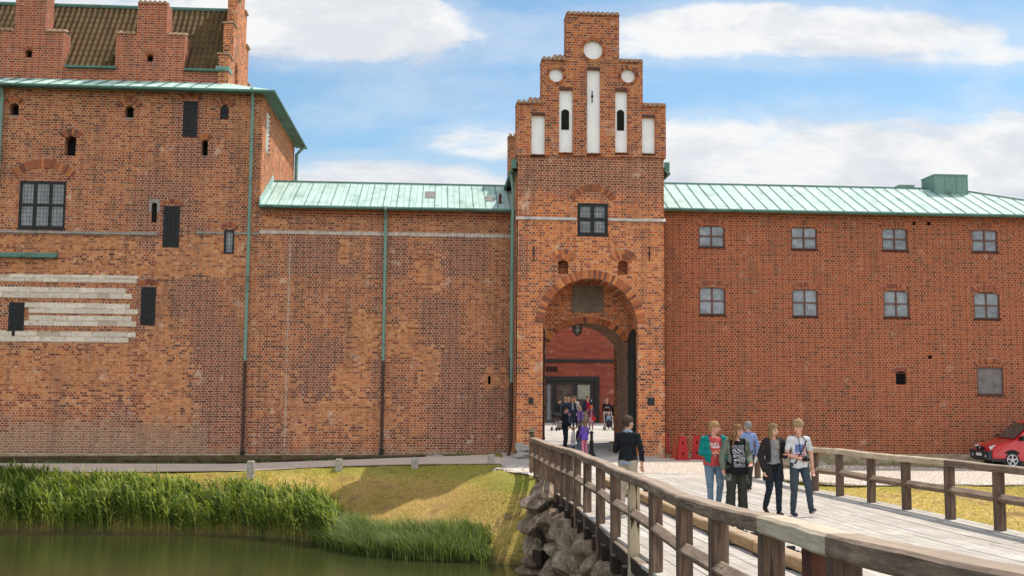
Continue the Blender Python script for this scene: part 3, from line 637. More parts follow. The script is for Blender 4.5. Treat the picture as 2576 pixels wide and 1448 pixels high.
def stroller(label, px, D, face, hood, seatc):
    T = thing('stroller', label, 'stroller', ploc(px, D), R(face)); m = MB()
    for q in (-1, 1):
        m.tube([(q*.24,-.3,.12), (q*.24,.05,.5), (q*.22,.4,1.0)], .014, 6); m.tube([(q*.24,.3,.12), (q*.24,-.05,.55)], .014, 6); m.tube([(q*.24,-.3,.12), (q*.24,.3,.12)], .012, 6)
    m.tube([(-.22,.4,1.0), (.22,.4,1.0)], .02, 6); m.tube([(-.24,-.3,.12), (.24,-.3,.12)], .012, 6); m.build('frame', M['alloy'] if hood is None else M['iron'], T)
    for q in (-1, 1):
        for yy_ in (-.3, .3): w2 = MB(); w2.tube([(q*.24-.02, yy_, .1), (q*.24+.02, yy_, .1)], .1, 14); w2.build('wheel', M['tyre'], T)
    m = MB(); m.obox((0,.02,.5), (.2,0,0), (0,.2,.03), (0,0,.03), .01); m.obox((0,.22,.68), (.2,0,0), (0,.05,.18), (0,.03,-.01), .01); m.obox((0,-.24,.3), (.17,0,0), (0,.03,.12), (0,.03,0)); m.build('seat', cloth(seatc), T)
    if hood:
        m = MB(); 
        for i in range(7):
            a0_, a1_ = math.pi*.05+math.pi*.6*i/7, math.pi*.05+math.pi*.6*(i+1)/7; c0_ = [(x_, .18+.3*math.cos(a)*-1*1.0, .68+.3*math.sin(a)) for a in (a0_, a1_) for x_ in (-.22, .22)]
            m.add([c0_[0], c0_[1], c0_[3], c0_[2]], [(0,1,2,3)])
        for q in (-1, 1): m.add([(q*.22,.18,.68)]+[(q*.22, .18-.3*math.cos(math.pi*(.05+.6*i/7)), .68+.3*math.sin(math.pi*(.05+.6*i/7))) for i in range(8)], [(0,i+1,i+2) for i in range(7)])
        m.build('hood', cloth(hood), T)
    return T
stroller('black stroller with hood at the left of the courtyard', 1405.5, 61.5, 20, (.02,.02,.022), (.3,.25,.24))
ST = stroller('light framed stroller with a toddler sitting in it', 1532, 62.7, 0, None, (.05,.05,.06))
l = ploc(1532, 62.65)
person('blond toddler in blue and white top sitting in the light framed stroller', (l[0], l[1], l[2]+.12), 0, .86, child=True, hair=(.6,.42,.22), hstyle='short', top=(.3,.4,.6), bottom=(.04,.06,.1), vox=.014,
    legs=[((-.12,-.32,.85), (-.12,-.36,.45), 0), ((.12,-.32,.85), (.12,-.36,.45), 0)])

bpy.data.scenes.remove(TMPS)
# ------------------------------------------------------------------ walls
def inside(pts, poly):
    x, y = pts[:, 0], pts[:, 1]; r = np.zeros(len(pts), bool); n = len(poly)
    for i in range(n):
        x0, y0 = poly[i]; x1, y1 = poly[(i+1) % n]
        if y0 == y1: continue
        c = (y0 > y) != (y1 > y)
        r ^= c & (x < (x1-x0)*(y-y0)/(y1-y0)+x0)
    return r
def arch_poly(x0, x1, z0, z1, rise, n=8):       # opening with a segmental head, z1 = crown
    if rise <= 0: return [(x0, z0), (x1, z0), (x1, z1), (x0, z1)]
    a = (x1-x0)/2; cx = (x0+x1)/2; Rr = (a*a+rise*rise)/(2*rise); cz = z1-Rr; A = math.asin(min(1, a/Rr))
    if rise > a: A = math.pi/2; Rr = a; cz = z1-a
    pts = [(x0, z0), (x1, z0)]
    for i in range(n+1):
        th = A-2*A*i/n; pts.append((cx+Rr*math.sin(th), cz+Rr*math.cos(th)))
    return pts
def triang(outline, holes, step):
    pts = []; edges = []
    for poly in [outline]+holes:
        b = len(pts); pts += [tuple(p) for p in poly]; n = len(poly)
        edges += [(b+i, b+(i+1) % n) for i in range(n)]
    xs = [p[0] for p in outline]; zs = [p[1] for p in outline]
    if step:
        gx = np.arange(min(xs)+step*.5, max(xs), step); gz = np.arange(min(zs)+step*.5, max(zs), step)
        G = np.array([(x, z) for x in gx for z in gz])
        if len(G):
            k = inside(G, outline)
            for h in holes: k &= ~inside(G, h)
            pts += [tuple(p) for p in G[k]]
    r = delaunay_2d_cdt([Vector(p) for p in pts], edges, [], 0, 1e-6)
    V = np.array([(v.x, v.y) for v in r[0]]); Fc = [tuple(f) for f in r[2]]
    cen = np.array([V[list(f)].mean(axis=0) for f in Fc]); k = inside(cen, outline)
    for h in holes: k &= ~inside(cen, h)
    out = []
    for f, kk in zip(Fc, k):
        if not kk: continue
        a, b, c = V[f[0]], V[f[1]], V[f[2]]
        if (b[0]-a[0])*(c[1]-a[1])-(b[1]-a[1])*(c[0]-a[0]) < 0: f = f[::-1]
        out.append(f)
    return V, out
def panel(name, outline, holes, org, ud, nrm, mat, parent, rev=.25, step=.35, attr=None, thick=0):
    """brick wall in the plane org + u*ud + v*z facing nrm, real openings with reveals; thick closes the back"""
    org, ud, nrm = Vector(org), Vector(ud), Vector(nrm)
    hp = [h[0] if isinstance(h, tuple) and isinstance(h[0], list) else h for h in holes]
    hd = [h[1] if isinstance(h, tuple) and isinstance(h[0], list) else rev for h in holes]
    V, Fs = triang(outline, hp, step)
    m = MB(); P = lambda u, v, d=0: org + ud*u + Zv*v - nrm*d
    flip = ud.cross(Zv).dot(nrm) < 0
    fx = (lambda f: f[::-1]) if flip else (lambda f: f)
    m.add([P(*v) for v in V], [fx(f) for f in Fs])
    for h, d in zip(hp, hd):
        n = len(h); ar = sum(h[i][0]*h[(i+1) % n][1]-h[(i+1) % n][0]*h[i][1] for i in range(n))
        if thick: d = thick
        vs = [P(*p) for p in h]+[P(*p, d) for p in h]
        for i in range(n):
            f = (i, (i+1) % n, n+(i+1) % n, n+i)
            if (ar < 0) != flip: f = f[::-1]
            m.add([vs[k] for k in f], [(0, 1, 2, 3)])
    if thick:
        b = m.v; m.add([P(*v, thick) for v in V], [fx(f)[::-1] for f in Fs])
        n = len(outline); vs = [P(*p) for p in outline]+[P(*p, thick) for p in outline]
        ar = sum(outline[i][0]*outline[(i+1) % n][1]-outline[(i+1) % n][0]*outline[i][1] for i in range(n))
        for i in range(n):
            f = (n+i, n+(i+1) % n, (i+1) % n, i)
            if (ar < 0) != flip: f = f[::-1]
            m.add([vs[k] for k in f], [(0, 1, 2, 3)])
    me = m.mesh(name)
    if attr:
        at = me.attributes.new('patch', 'FLOAT_VECTOR', 'POINT'); d = []
        for v in me.vertices: d += attr(v.co)
        at.data.foreach_set('vector', d)
    return mesh_obj(name, me, mat, parent)
def quad(name, pts, mat, parent):
    return MB().add(pts, [tuple(range(len(pts)))]).build(name, mat, parent)

BC = [(.38,.11,.05), (.5,.15,.055), (.27,.08,.042), (.58,.2,.07), (.2,.065,.04), (.42,.12,.05)]
def brick_arch(parent, x0, x1, zs, rise, th, Y, n, cols=BC, over=.0, rings=1):
    """voussoirs over an opening: springs at zs, proud of the wall"""
    a = (x1-x0)/2+over; cx = (x0+x1)/2; rise = max(rise, .03); Rr = (a*a+rise*rise)/(2*rise); cz = zs+rise-Rr
    A = math.asin(min(1, a/Rr));
    if rise >= a: A = math.pi/2; Rr = a; cz = zs
    return ring(parent, cx, cz, Rr, th, -A, A, Y, n, cols, rings)
def ring(parent, cx, cz, Rr, th, a0, a1, Y, n, cols=BC, rings=1, name='brick_arch'):
    m = MB(); m.col = (.5, .37, .29)
    k = max(12, n)
    pt = lambda r, a, y: (cx+r*math.sin(a), y, cz+r*math.cos(a))
    for i in range(k):
        b0 = a0+(a1-a0)*i/k; b1 = a0+(a1-a0)*(i+1)/k
        m.add([pt(Rr-.004, b0, Y-.006), pt(Rr-.004, b1, Y-.006), pt(Rr+th+.012, b1, Y-.006), pt(Rr+th+.012, b0, Y-.006),
               pt(Rr-.004, b0, Y+.03), pt(Rr-.004, b1, Y+.03), pt(Rr+th+.012, b1, Y+.03), pt(Rr+th+.012, b0, Y+.03)],
              [(0, 1, 2, 3)[::-1], (0, 4, 5, 1), (3, 2, 6, 7)[::-1]])
    g = .11
    for q in range(rings):
        r0 = Rr+th*q/rings; r1 = Rr+th*(q+1)/rings-.012*(rings > 1)
        for i in range(n):
            s = (a1-a0)/n; b0 = a0+s*(i+g/2); b1 = a0+s*(i+1-g/2)
            c = random.choice(cols); f = random.uniform(.8, 1.15); m.col = tuple(k2*f for k2 in c)
            split = [(r0, r1)]
            if th > .25 and rings == 1: s2 = random.choice((.33, .66)); mid = r0+(r1-r0)*s2; split = [(r0, mid-.006), (mid+.006, r1)]
            for ra, rb in split:
                y0 = Y-.014-random.uniform(0, .004)
                vs = [pt(ra, b0, y0), pt(ra, b1, y0), pt(rb, b1, y0), pt(rb, b0, y0), pt(ra, b0, Y-.002), pt(ra, b1, Y-.002), pt(rb, b1, Y-.002), pt(rb, b0, Y-.002)]
                m.add(vs, [(3, 2, 1, 0), (0, 1, 5, 4), (1, 2, 6, 5), (2, 3, 7, 6), (3, 0, 4, 7)])
    return m.build(name, M['bricks'], parent)

def glass_mat(name, col, lead=None, rough=.15, lw=.012, cell=(.13, .17)):
    t = NT(name); P, N = t.pos(); x, y, z = t.sep(P)
    n = t.math('ADD', t.math('MULTIPLY', t.noise(P, 1.6, 4, .7, 1.5), .6), t.math('MULTIPLY', t.noise(P, .3, 2), .42))
    c = t.ramp(n, [(.36, tuple(k*.45 for k in col)), (.52, col), (.7, tuple(min(1, k*1.9) for k in col))])  # uneven light and dark tones painted in as reflections on the panes
    nrm = t.bump(t.noise(P, 5, 2), .25, .02)
    if lead:
        bt = t.n('ShaderNodeTexBrick', offset=0.0); t.l(t.comb(x, z), bt.inputs['Vector'])
        for k, val in (('Color1', (0,0,0,1)), ('Color2', (1,1,1,1)), ('Mortar', (.5,.5,.5,1)), ('Scale', 1.0), ('Mortar Size', lw),
                       ('Mortar Smooth', .2), ('Brick Width', cell[0]), ('Row Height', cell[1])): bt.inputs[k].default_value = val
        c = t.mix(t.math('MULTIPLY', bt.outputs['Color'], .35), c, tuple(k*1.8 for k in col))
        c = t.mix(bt.outputs['Fac'], c, (.015, .015, .015))
    return t.fin(c, rough, nrm, spec=.6)
M['lead_glass'] = glass_mat('leaded_glass', (.17,.165,.165), True)
M['window_glass'] = glass_mat('window_glass', (.2,.215,.24), False, .25)
M['board'] = plain('boarded_window', (.2,.18,.17), .8, .3, 4)
M['glass_dark'] = glass_mat('door_glass', (.075,.065,.058), False, .08)

def add_window(parent, x0, x1, z0, z1, Y, cols, rows, fmat, gmat, fw=.07, bar=.035, depth=.12, sill=True, name='window', rise=0):
    """framed window set depth behind the wall face Y"""
    y = Y+depth; f = MB()
    f.box(x0, x0+fw, y-.04, y+.05, z0, z1); f.box(x1-fw, x1, y-.04, y+.05, z0, z1)
    f.box(x0+fw, x1-fw, y-.04, y+.05, z1-fw, z1); f.box(x0+fw, x1-fw, y-.04, y+.05, z0, z0+fw)
    for i in range(1, cols):
        xx = x0+(x1-x0)*i/cols; f.box(xx-bar, xx+bar, y-.035, y+.045, z0+fw, z1-fw)
    for j in range(1, rows):
        zz = z0+(z1-z0)*j/rows; f.box(x0+fw, x1-fw, y-.038, y+.04, zz-bar*.9, zz+bar*.9)
    w = f.build(name, fmat, parent)
    quadm = MB().box(x0+fw*.5, x1-fw*.5, y+.005, y+.02, z0+fw*.5, z1-fw*.5).build('pane', gmat, w)
    if sill: MB().box(x0-.03, x1+.03, Y-.04, y-.04, z0-.05, z0-.002).build('sill', M['black'] if sill is True else sill, w)
    return w
def add_shutter(parent, x0, x1, z0, z1, Y, bands=(.2, .83)):
    s = MB(); n = max(3, int((x1-x0)/.14)); w = (x1-x0)/n
    for i in range(n): s.box(x0+w*i+.004, x0+w*(i+1)-.004, Y-.03-random.uniform(0, .006), Y+.03, z0, z1)
    o = s.build('shutter', M['shutter'], parent)
    for t in bands: zz = z0+(z1-z0)*t; MB().box(x0-.015, x1+.015, Y-.052, Y-.034, zz-.03, zz+.03).build('hinge', M['iron'], o)
    return o
def dark_back(parent, x0, x1, z0, z1, Y, d, mat=None, name='opening'):
    return MB().box(x0-.02, x1+.02, Y+d, Y+d+.05, z0-.02, z1+.02).build(name, mat or M['void'], parent)

# ------------------------------------------------------------------ left building of the castle
KB = thing('castle_building', 'tall old brick castle building with black shutters and tiled roof at left', 'castle building', (PY(300, 1150).x, 0, -.8))
def at0(o_parent, name, m, mat):
    return m
def P_(o): o.matrix_parent_inverse = Matrix.Translation(-Vector(o.parent.location)) if o.parent and o.parent.parent is None else Matrix(); return o

LX = PY(-260, 700).x; KX = PY(652, 600).x                    # building corner
ZC = PY(330, 228).z                                          # height of the gutter
def patchfn(spec, Y=0.0):
    S = []
    for ch, x0, x1, y0, y1, soft in spec:
        a = PY(x0, (y0+y1)/2, Y); b = PY(x1, (y0+y1)/2, Y); S.append((ch, a.x, b.x, PY((x0+x1)/2, y1, Y).z, PY((x0+x1)/2, y0, Y).z, soft))
    def fn(co):
        v = [0.0, 0.0, 0.0]
        for ch, x0, x1, z0, z1, soft in S:
            d = min(co.x-x0, x1-co.x, co.z-z0, z1-co.z)
            k = max(0, min(1, .5+d/(2*soft))); v[ch] = max(v[ch], k)
        return v
    return fn
spec_left = [(0,345,480,450,580,.4), (0,350,520,565,625,.3), (0,345,405,700,830,.3), (0,400,540,700,790,.5), (0,285,332,955,1060,.3), (0,495,592,810,1110,.4),
  (0,0,60,840,880,.3), (0,445,540,360,420,.3), (0,440,510,245,350,.25),
  (1,-260,345,870,1000,1.2), (1,345,480,880,1115,.8), (1,400,620,590,690,.5), (1,380,430,700,870,.3), (2,-260,520,1060,1180,.7), (2,300,640,1120,1180,.5), (1,0,600,655,690,.3),
  (1,0,340,590,640,.4),
  (0,725,905,598,690,.2), (0,935,1015,596,695,.2), (0,1105,1225,596,690,.3), (0,1060,1150,755,880,.3), (0,735,832,905,1060,.3), (0,640,725,1060,1160,.4), (0,1090,1280,905,1130,.7),
  (0,790,860,860,920,.3), (0,940,965,900,960,.2), (1,838,932,915,985,.25), (1,1060,1110,870,970,.3), (1,1212,1282,925,975,.25), (1,715,745,930,980,.2), (1,700,1000,1000,1080,.8),
  (1,1040,1110,640,720,.35), (1,850,900,600,660,.25), (1,630,730,540,560,.15), (1,980,1060,820,900,.5), (2,640,1290,1128,1160,.3), (1,880,960,780,900,.4)]
pf = patchfn(spec_left)
kb_open = []          # (poly, depth)
def hole(px, rise=0, d=.25, Y=0.0, lst=kb_open):
    x0, x1, z0, z1 = rect(*px, Y); lst.append((arch_poly(x0, x1, z0, z1, rise), d)); return x0, x1, z0, z1
h_small = [hole(p, .12, .45) for p in ((24,47,259,294), (314,336,266,300))]
h_blk = hole((553.5,575.5,265,300), .1, .12)
h_t = hole((460,497,255,345), 0, .08)
h_m = [hole(p, .12, .4) for p in ((162.6,191,341,392), (506.6,523,350,392))]
h_big = hole((47,165,455.7,574.5), 0, .3)
h_ptd = hole((381,394.7,510,559), .25, .12)
h_s2 = hole((410,452,518,622), 0, .08)
h_ld = hole((563,589.5,577.6,638.6), 0, .2)
h_s3 = hole((21,60,760,848), 0, .08); h_s4 = hole((354,391.5,721.5,817), 0, .08)
base = -1.6
o = panel('wall', [(LX, base), (KX, base), (KX, ZC), (LX, ZC)], kb_open, (0,0,0), (1,0,0), (0,-1,0), M['brick_old'], KB, attr=pf); P_(o)
LEFT = []
LEFT.append(o)
side_depth = 9.6
sw = rect(0, 10, 262, 368)
szt = PY(660, 262).z; szb = PY(660, 368).z
o = panel('wall', [(0, base), (side_depth, base), (side_depth, ZC), (0, ZC)], [([(1.0, szb), (2.0, szb), (2.0, szt), (1.0, szt)], .3)] +
      [([(a, z), (a+.16, z), (a+.16, z+.9), (a, z+.9)], .3) for a, z in ((4.6, PY(652,440).z-.2), (6.4, PY(652,450).z-.3), (7.6, PY(652,452).z-.4))],
      (KX, 0, 0), (0,1,0), (1,0,0), M['brick_gate'], KB, attr=lambda c: [0, 0, 0]); P_(o)
MB().box(LX, KX, side_depth, side_depth+.05, base, ZC).build('wall', M['brick_old'], KB)
P_(KB.children[-1])
m = MB(); m.box(KX-.34, KX-.3, 0.9, 2.1, szb-.05, szt+.05); wl = m.build('window', M['white'], KB); P_(wl)
m = MB()
for i in range(9): zz = szb+(szt-szb)*(i+.5)/9; m.obox((KX-.1, 1.5, zz), (.09, 0, .05), (0, .48, 0), (-.01, 0, .02))
m.build('louvre', M['white'], wl)
m = MB()
for a in (4.6, 6.4, 7.6): m.box(KX-.34, KX-.3, a-.1, a+.3, 0, ZC-1)
P_(m.build('opening', M['void'], KB))
# openings' contents
for h in h_small+h_m: P_(dark_back(KB, *h, 0, .4))
for h in h_small: P_(MB().box(h[0], h[1], .02, .4, h[2]-.0, h[2]+.07).build('sill', M['stone_grey'], KB))
P_(add_shutter(KB, *h_blk, .09)); P_(add_shutter(KB, *h_t, .02)); P_(add_shutter(KB, *h_s2, .02)); P_(add_shutter(KB, *h_s3, .02)); P_(add_shutter(KB, *h_s4, .02))
P_(dark_back(KB, *h_blk, 0, .13)); P_(dark_back(KB, *h_ptd, 0, .1))
P_(add_window(KB, *h_big, 0, 3, 2, M['black'], M['lead_glass'], .1, .06, .06)); P_(add_window(KB, *h_ld, 0, 1, 1, M['black'], M['lead_glass'], .08, .03, .05, sill=None))
mm = MB(); a, b, c, d = h_ptd
for s in (-1, 1):
    xx = (a+b)/2+s*((b-a)/2+.05); mm.box(min(xx-.05, xx+.05), max(xx-.05, xx+.05), -.01, .02, d-.35, d+.14)
mm.box(a-.1, b+.1, -.012, .02, d+.0, d+.15)
P_(mm.build('stone_head', M['stone_grey'], KB))
mps = 1/62.0
for (px, n, th, rise, ov) in (((24,47,259,294), 9, .24, .14, .06), ((314,336,266,300), 10, .3, .2, .1), ((553.5,575.5,265,300), 9, .26, .14, .08),
        ((460,497,255,345), 11, .2, .14, .08), ((162.6,191,341,392), 9, .26, .12, .06), ((506.6,523,350,392), 7, .27, .06, .02), ((410,452,518,622), 11, .15, .12, .03),
        ((563,589.5,577.6,638.6), 8, .18, .12, .03), ((21,60,760,848), 11, .2, .14, .06), ((354,391.5,721.5,817), 10, .2, .12, .04)):
    x0, x1, z0, z1 = rect(*px); low = 0.0 if px[0] in (460,410,563,21,354) else -.1
    P_(brick_arch(KB, x0, x1, z1+low+.01, rise, th, 0, n, over=ov))
x0, x1, z0, z1 = h_big
P_(brick_arch(KB, x0, x1, z1+.12, .42, .36, 0, 24, over=.12))
# ledges
def zrow(px, py): return PY(px, py).z
z = zrow(200, 585); P_(MB().box(LX, PY(398, 585).x, -.09, .0, z-.06, z+.04).build('string_course', M['stone_grey'], KB))
z = zrow(575, 586); P_(MB().box(PY(494, 585).x, PY(563,585).x, -.07, .0, z-.05, z+.04).build('string_course', M['stone_grey'], KB))
P_(MB().box(PY(590, 585).x, KX, -.07, .0, z-.05, z+.04).build('string_course', M['stone_grey'], KB))
z = zrow(70, 642); xe = PY(145, 642).x
P_(MB().add([(LX,-.22,z-.1), (xe,-.22,z-.1), (xe,-.22,z-.04), (LX,-.22,z-.04), (LX,0,z-.1), (xe,0,z-.1), (xe,0,z+.11), (LX,0,z+.11)],
   [(0,1,2,3), (3,2,6,7), (1,5,6,2), (0,4,5,1), (0,3,7,4)]).build('copper_ledge', M['copper_edge'], KB))
# pale limestone courses
def stone_rows(x0p, x1p, y0, y1, rows, notch=None):
    m = MB(); zt = zrow((x0p+x1p)/2, y0); zb = zrow((x0p+x1p)/2, y1); hgt = (zt-zb)/rows
    xa, xb = PY(x0p, y0).x, PY(x1p, y0).x
    for r in range(rows):
        x = xa-random.uniform(0, .4); xend = xb+random.uniform(-.4, .15)
        while x < xend:
            w = random.uniform(.45, 1.1); x2 = min(x+w, xend)
            if x2-x > .08 and random.random() > .04:
                z0 = zb+hgt*r; c = .68+random.uniform(-.08, .08); m.col = (c*1.05, c*.9, c*.74)
                if not (notch and x < notch[1] and x2 > notch[0]): 
                    m.box(x+.008, x2-.008, -.012-random.uniform(0, .02), .01, z0+.003+random.uniform(0, .014), z0+hgt-.002-random.uniform(0, .016))
            x = x2
    m.col = (.5, .4, .3); m.box(xa, xb-.35, -.008, .012, zb+.02, zt-.02)
    return P_(m.build('limestone_course', M['stone_rows'], KB))
t = NT('limestone_blocks'); at = t.n('ShaderNodeAttribute', attribute_name='bc'); P, N = t.pos()
nn = t.noise(t.scale(P, (1, 1, 3.5)), 4.5, 5, .7)
c = t.mix(t.ramp(nn, [(.36, .7), (.52, .0)]), at.outputs['Color'], (.42, .3, .2))
M['stone_rows'] = t.fin(c, .95, t.bump(nn, .8, .03), spec=.1)
for y0, y1, r, xs in ((688, 707.5, 2, -260), (720, 749, 2, -260), (762, 789, 2, 88), (793.5, 820.5, 2, 78), (832.5, 860, 2, 0)):
    stone_rows(xs, 341 if y0 < 830 else 333, y0, y1, r)
for y0, y1 in ((772, 788), (806, 816)): stone_rows(-200, 6, y0, y1, 1)

# copper ledge roof, gutter, upper storey
UY = 1.6; ZU = PY(300, 203, UY).z; ov = .45
m = MB()
xr = KX+ov
ztop = ZU; xu = PY(556, 205, UY).x; GX1 = PY(575.5, 180, UY).x; GX0 = GX1-.42
m.add([(LX, -ov, ZC+.05), (xr, -ov, ZC+.05), (GX1, UY, ztop), (LX, UY, ztop), (xr, side_depth+ov, ZC+.05), (GX1, side_depth-UY, ztop), (LX, side_depth-UY, ztop), (LX, side_depth+ov, ZC+.05)],
      [(0,1,2,3), (1,4,5,2), (3,2,5,6), (4,7,6,5)])
P_(m.build('ledge_roof', M['copper'], KB))
m = MB()
x = LX
while x < GX1-.1:
    a = Vector((x, -ov, ZC+.07)); b = Vector((x, UY, ztop+.02)); m.obox((a+b)/2, (b-a)/2, (.012, 0, 0), (0, 0, .022)); x += .62
P_(m.build('seam', M['copper_edge'], KB))
m = MB(); m.box(LX, xr, -ov-.02, -ov+.03, ZC-.06, ZC+.045); m.box(xr-.03, xr+.02, -ov+.03, side_depth+ov, ZC-.06, ZC+.045)
m.box(LX, KX, -ov+.03, 0, ZC-.02, ZC+.01); m.box(KX, xr-.03, -ov+.03, side_depth+ov, ZC-.02, ZC+.01)
P_(m.build('eaves', M['copper_edge'], KB))
m = MB(); m.tube([(LX, -ov-.07, ZC+.0), (xr+.07, -ov-.07, ZC-.02), (xr+.07, side_depth+ov, ZC-.02)], .06, 8); P_(m.build('gutter', M['copper_edge'], KB))
# upper storey low wall between stepped gables
def u(px, py, Y=UY): return PY(px, py, Y)
ub = ZU-.6; ZE = u(250, 172).z
UXr = xu+.95
P_(panel('wall', [(LX, ub), (xu, ub), (xu, ZE), (LX, ZE)], [], (0, UY, 0), (1,0,0), (0,-1,0), M['brick_up'], KB, step=0))
gable_t = .9
def stepped(x0, x1, x2, x3, ya, yb, wpx=None):
    # outer x0..x3 up to ya (pixels row of shoulders), inner x1..x2 up to yb
    a0, a3 = u(x0, ya).x, u(x3, ya).x; b1, b2 = u(x1, yb+30).x, u(x2, yb+30).x; za = u((x0+x3)/2, ya).z; zb = u((x1+x2)/2, yb).z
    hs = []
    if wpx: r = rect(*wpx, UY); hs = [(arch_poly(*r, .05), .3)]
    out = [(a0, ub), (a3, ub), (a3, za), (b2, za), (b2, zb), (b1, zb), (b1, za), (a0, za)]
    P_(panel('stepped_gable', out, [h[0] for h in hs], (0, UY-.06, 0), (1,0,0), (0,-1,0), M['brick_up'], KB, step=0, thick=gable_t))
    if wpx:
        P_(dark_back(KB, *r, UY-.06, .3)); P_(brick_arch(KB, r[0], r[1], r[3]-.04, .05, .15, UY-.06, 6, over=.03, cols=[(.4,.12,.05), (.3,.09,.045)]))
    # capping tiles
    for xa, xb, zz in ((a0, b1, za), (b2, a3, za), (b1, b2, zb)):
        m = MB(); x = xa+.02
        while x < xb-.1:
            m.tube([(x+.1, UY-.13, zz+.03), (x+.1, UY+gable_t*.5, zz+.16)], .075, 6); x += .2
        m.box(xa, xb, UY-.1, UY+gable_t-.1, zz+.001, zz+.035)
        P_(m.build('cap_tiles', M['cap_tile'], KB))
stepped(-60, 42, 119, 162, 79, -30, (65, 82, 127, 146))
stepped(294, 347, 421, 466, 88, 10, (370, 386, 138, 157))
# pantiled roof
m = MB(); RZ0, RZ1 = ZE+.02, PY(270, 20, 4.2).z; RY0, RY1 = UY+.1, 4.2
nx = int((xu+.2-LX)/.235*6); rows = 11; vs = []; L = math.hypot(RY1-RY0, RZ1-RZ0); ny_, nz_ = -(RZ1-RZ0)/L, (RY1-RY0)/L
for r in range(rows):
    for e in (0, 1):
        tt = (r+e)/rows; lift = .022*(1-e)
        for i in range(nx+1):
            x = LX+i*.235/6; ph = (i % 6)/6*2*math.pi; s = .06*math.cos(ph)+lift
            vs.append((x, RY0+(RY1-RY0)*tt+ny_*s, RZ0+(RZ1-RZ0)*tt+nz_*s))
fs = []; w = nx+1
for r in range(rows*2-1):
    for i in range(nx): a = r*w+i; fs.append((a, a+1, a+1+w, a+w))
m.add(vs, fs); m.sm = False; P_(m.build('tiled_roof', M['tile'], KB))
P_(MB().add([(LX, RY1, RZ1-.02), (xu+.2, RY1, RZ1-.02), (xu+.2, 2*RY1-RY0, RZ0), (LX, 2*RY1-RY0, RZ0)], [(0,1,2,3)]).build('tiled_roof', M['tile'], KB))
m = MB(); m.tube([(LX, RY1, RZ1+.03), (xu+.1, RY1, RZ1+.03)], .1, 8); P_(m.build('ridge', M['copper_edge'], KB))
for ga, gb in ((LX, u(-60, 170).x), (u(166, 172).x, u(294, 172).x), (u(466, 175).x, xu+.15)): P_(MB().box(ga, gb, UY-.22, UY+.15, ZE-.03, ZE+.04).build('gutter', M['copper_edge'], KB))
# end gable, stepped along y
gp = [(UY-.1, ub)]; steps = [(UY-.1, 165), (UY+.9, 107), (UY+2.0, 47), (UY+2.9, -40)]
zs_ = [PY(575, 141, UY).z, PY(589, 66, UY+1).z, PY(600, 8, UY+2).z, PY(605, -60, UY+3).z]
out = [(UY-.1, ub)]
mid = RY1; ys = [UY-.1, UY+.75, UY+1.45, UY+2.05]
left = []
for i, yy in enumerate(ys):
    left += [(yy, zs_[i-1] if i else ub), (yy, zs_[i])]
right = [(2*mid-a, b) for a, b in reversed(left)]
out = left+right
P_(panel('stepped_gable', out, [arch_poly(UY+1.3, UY+2.0, ub+.3, ub+2.0, .35)], (GX1, 0, 0), (0,1,0), (1,0,0), M['brick_gate'], KB, step=0, thick=.42))
P_(MB().box(GX0+.03, GX0+.1, UY+1.1, UY+2.2, ub, ub+2.4).build('opening', M['void'], KB))
for i in range(3):
    m = MB(); y0, y1, zz = ys[i]-.05, ys[i+1], zs_[i]
    m.obox(((GX0+GX1)/2, (y0+y1)/2, zz+.06), (.27, 0, 0), (0, (y1-y0)/2, 0), (0, 0, .03))
    P_(m.build('cap_tiles', M['cap_tile'], KB)); m = MB()
    m.obox((GX1+.02, 2*mid-(y0+y1)/2, zz+.06), (.06, 0, 0), (0, (y1-y0)/2, 0), (0, 0, .04))
    P_(m.build('cap_tiles', M['cap_tile'], KB))
P_(MB().box(GX0-.1, GX1+.03, UY-.14, UY+.5, ZE-.0, ZE+.2).build('copper_flashing', M['copper_pipe'], KB))
P_(panel('wall', [(0, ub), (6, ub), (6, ZE), (0, ZE)], [], (xu, UY, 0), (0,1,0), (1,0,0), M['brick_gate'], KB, step=0, attr=lambda c: [0,0,0]))

def drainpipe(parent, xt, yt, xb, yb, Y, split, r=.065, head=True, foot=True, y_off=-.12, brown=None):
    a = PY(xt, yt, Y); b = PY(xb, yb, Y); x = (a.x+b.x)/2; zs = PY((xt+xb)/2, split, Y).z; yy = Y+y_off
    m = MB(); n = 6
    m.tube([(x, Y-.5, a.z+.02), (x, yy-.12, a.z-.12), (x, yy, a.z-.4)] if head else [(x, yy, a.z), (x, yy, a.z-.4)], r, 10)
    m.tube([(x, yy, a.z-.38), (x, yy, zs)], r*.98, 10); k = a.z-.5
    while k > zs: m.tube([(x, yy, k), (x, yy, k-.08)], r*1.3, 10); k -= 1.9
    p = P_(m.build('drainpipe', M['copper_pipe'], parent))
    m = MB(); m.tube([(x, yy, zs+.02), (x, yy, b.z+.35)], r*1.0, 10)
    q = m.build('lower_pipe', M['pipe_brown'], p)
    if foot: MB().tube([(x, yy, b.z+.4), (x, yy, b.z+.12), (x, yy-.1, b.z-.06)], r*1.35, 10).build('pipe_foot', M['iron'], p)
    return p
drainpipe(KB, 635, 232, 613, 1158, 0, 908)
drainpipe(KB, 7, 219, 0, 470, 0, 469, foot=False)
m = MB(); yb = side_depth-.25; m.tube([(KX+.1+ov, yb, ZC-.05), (KX+.15, yb, ZC-.5), (KX+.12, yb, 8)], .08, 10); P_(m.build('drainpipe', M['copper_pipe'], KB))
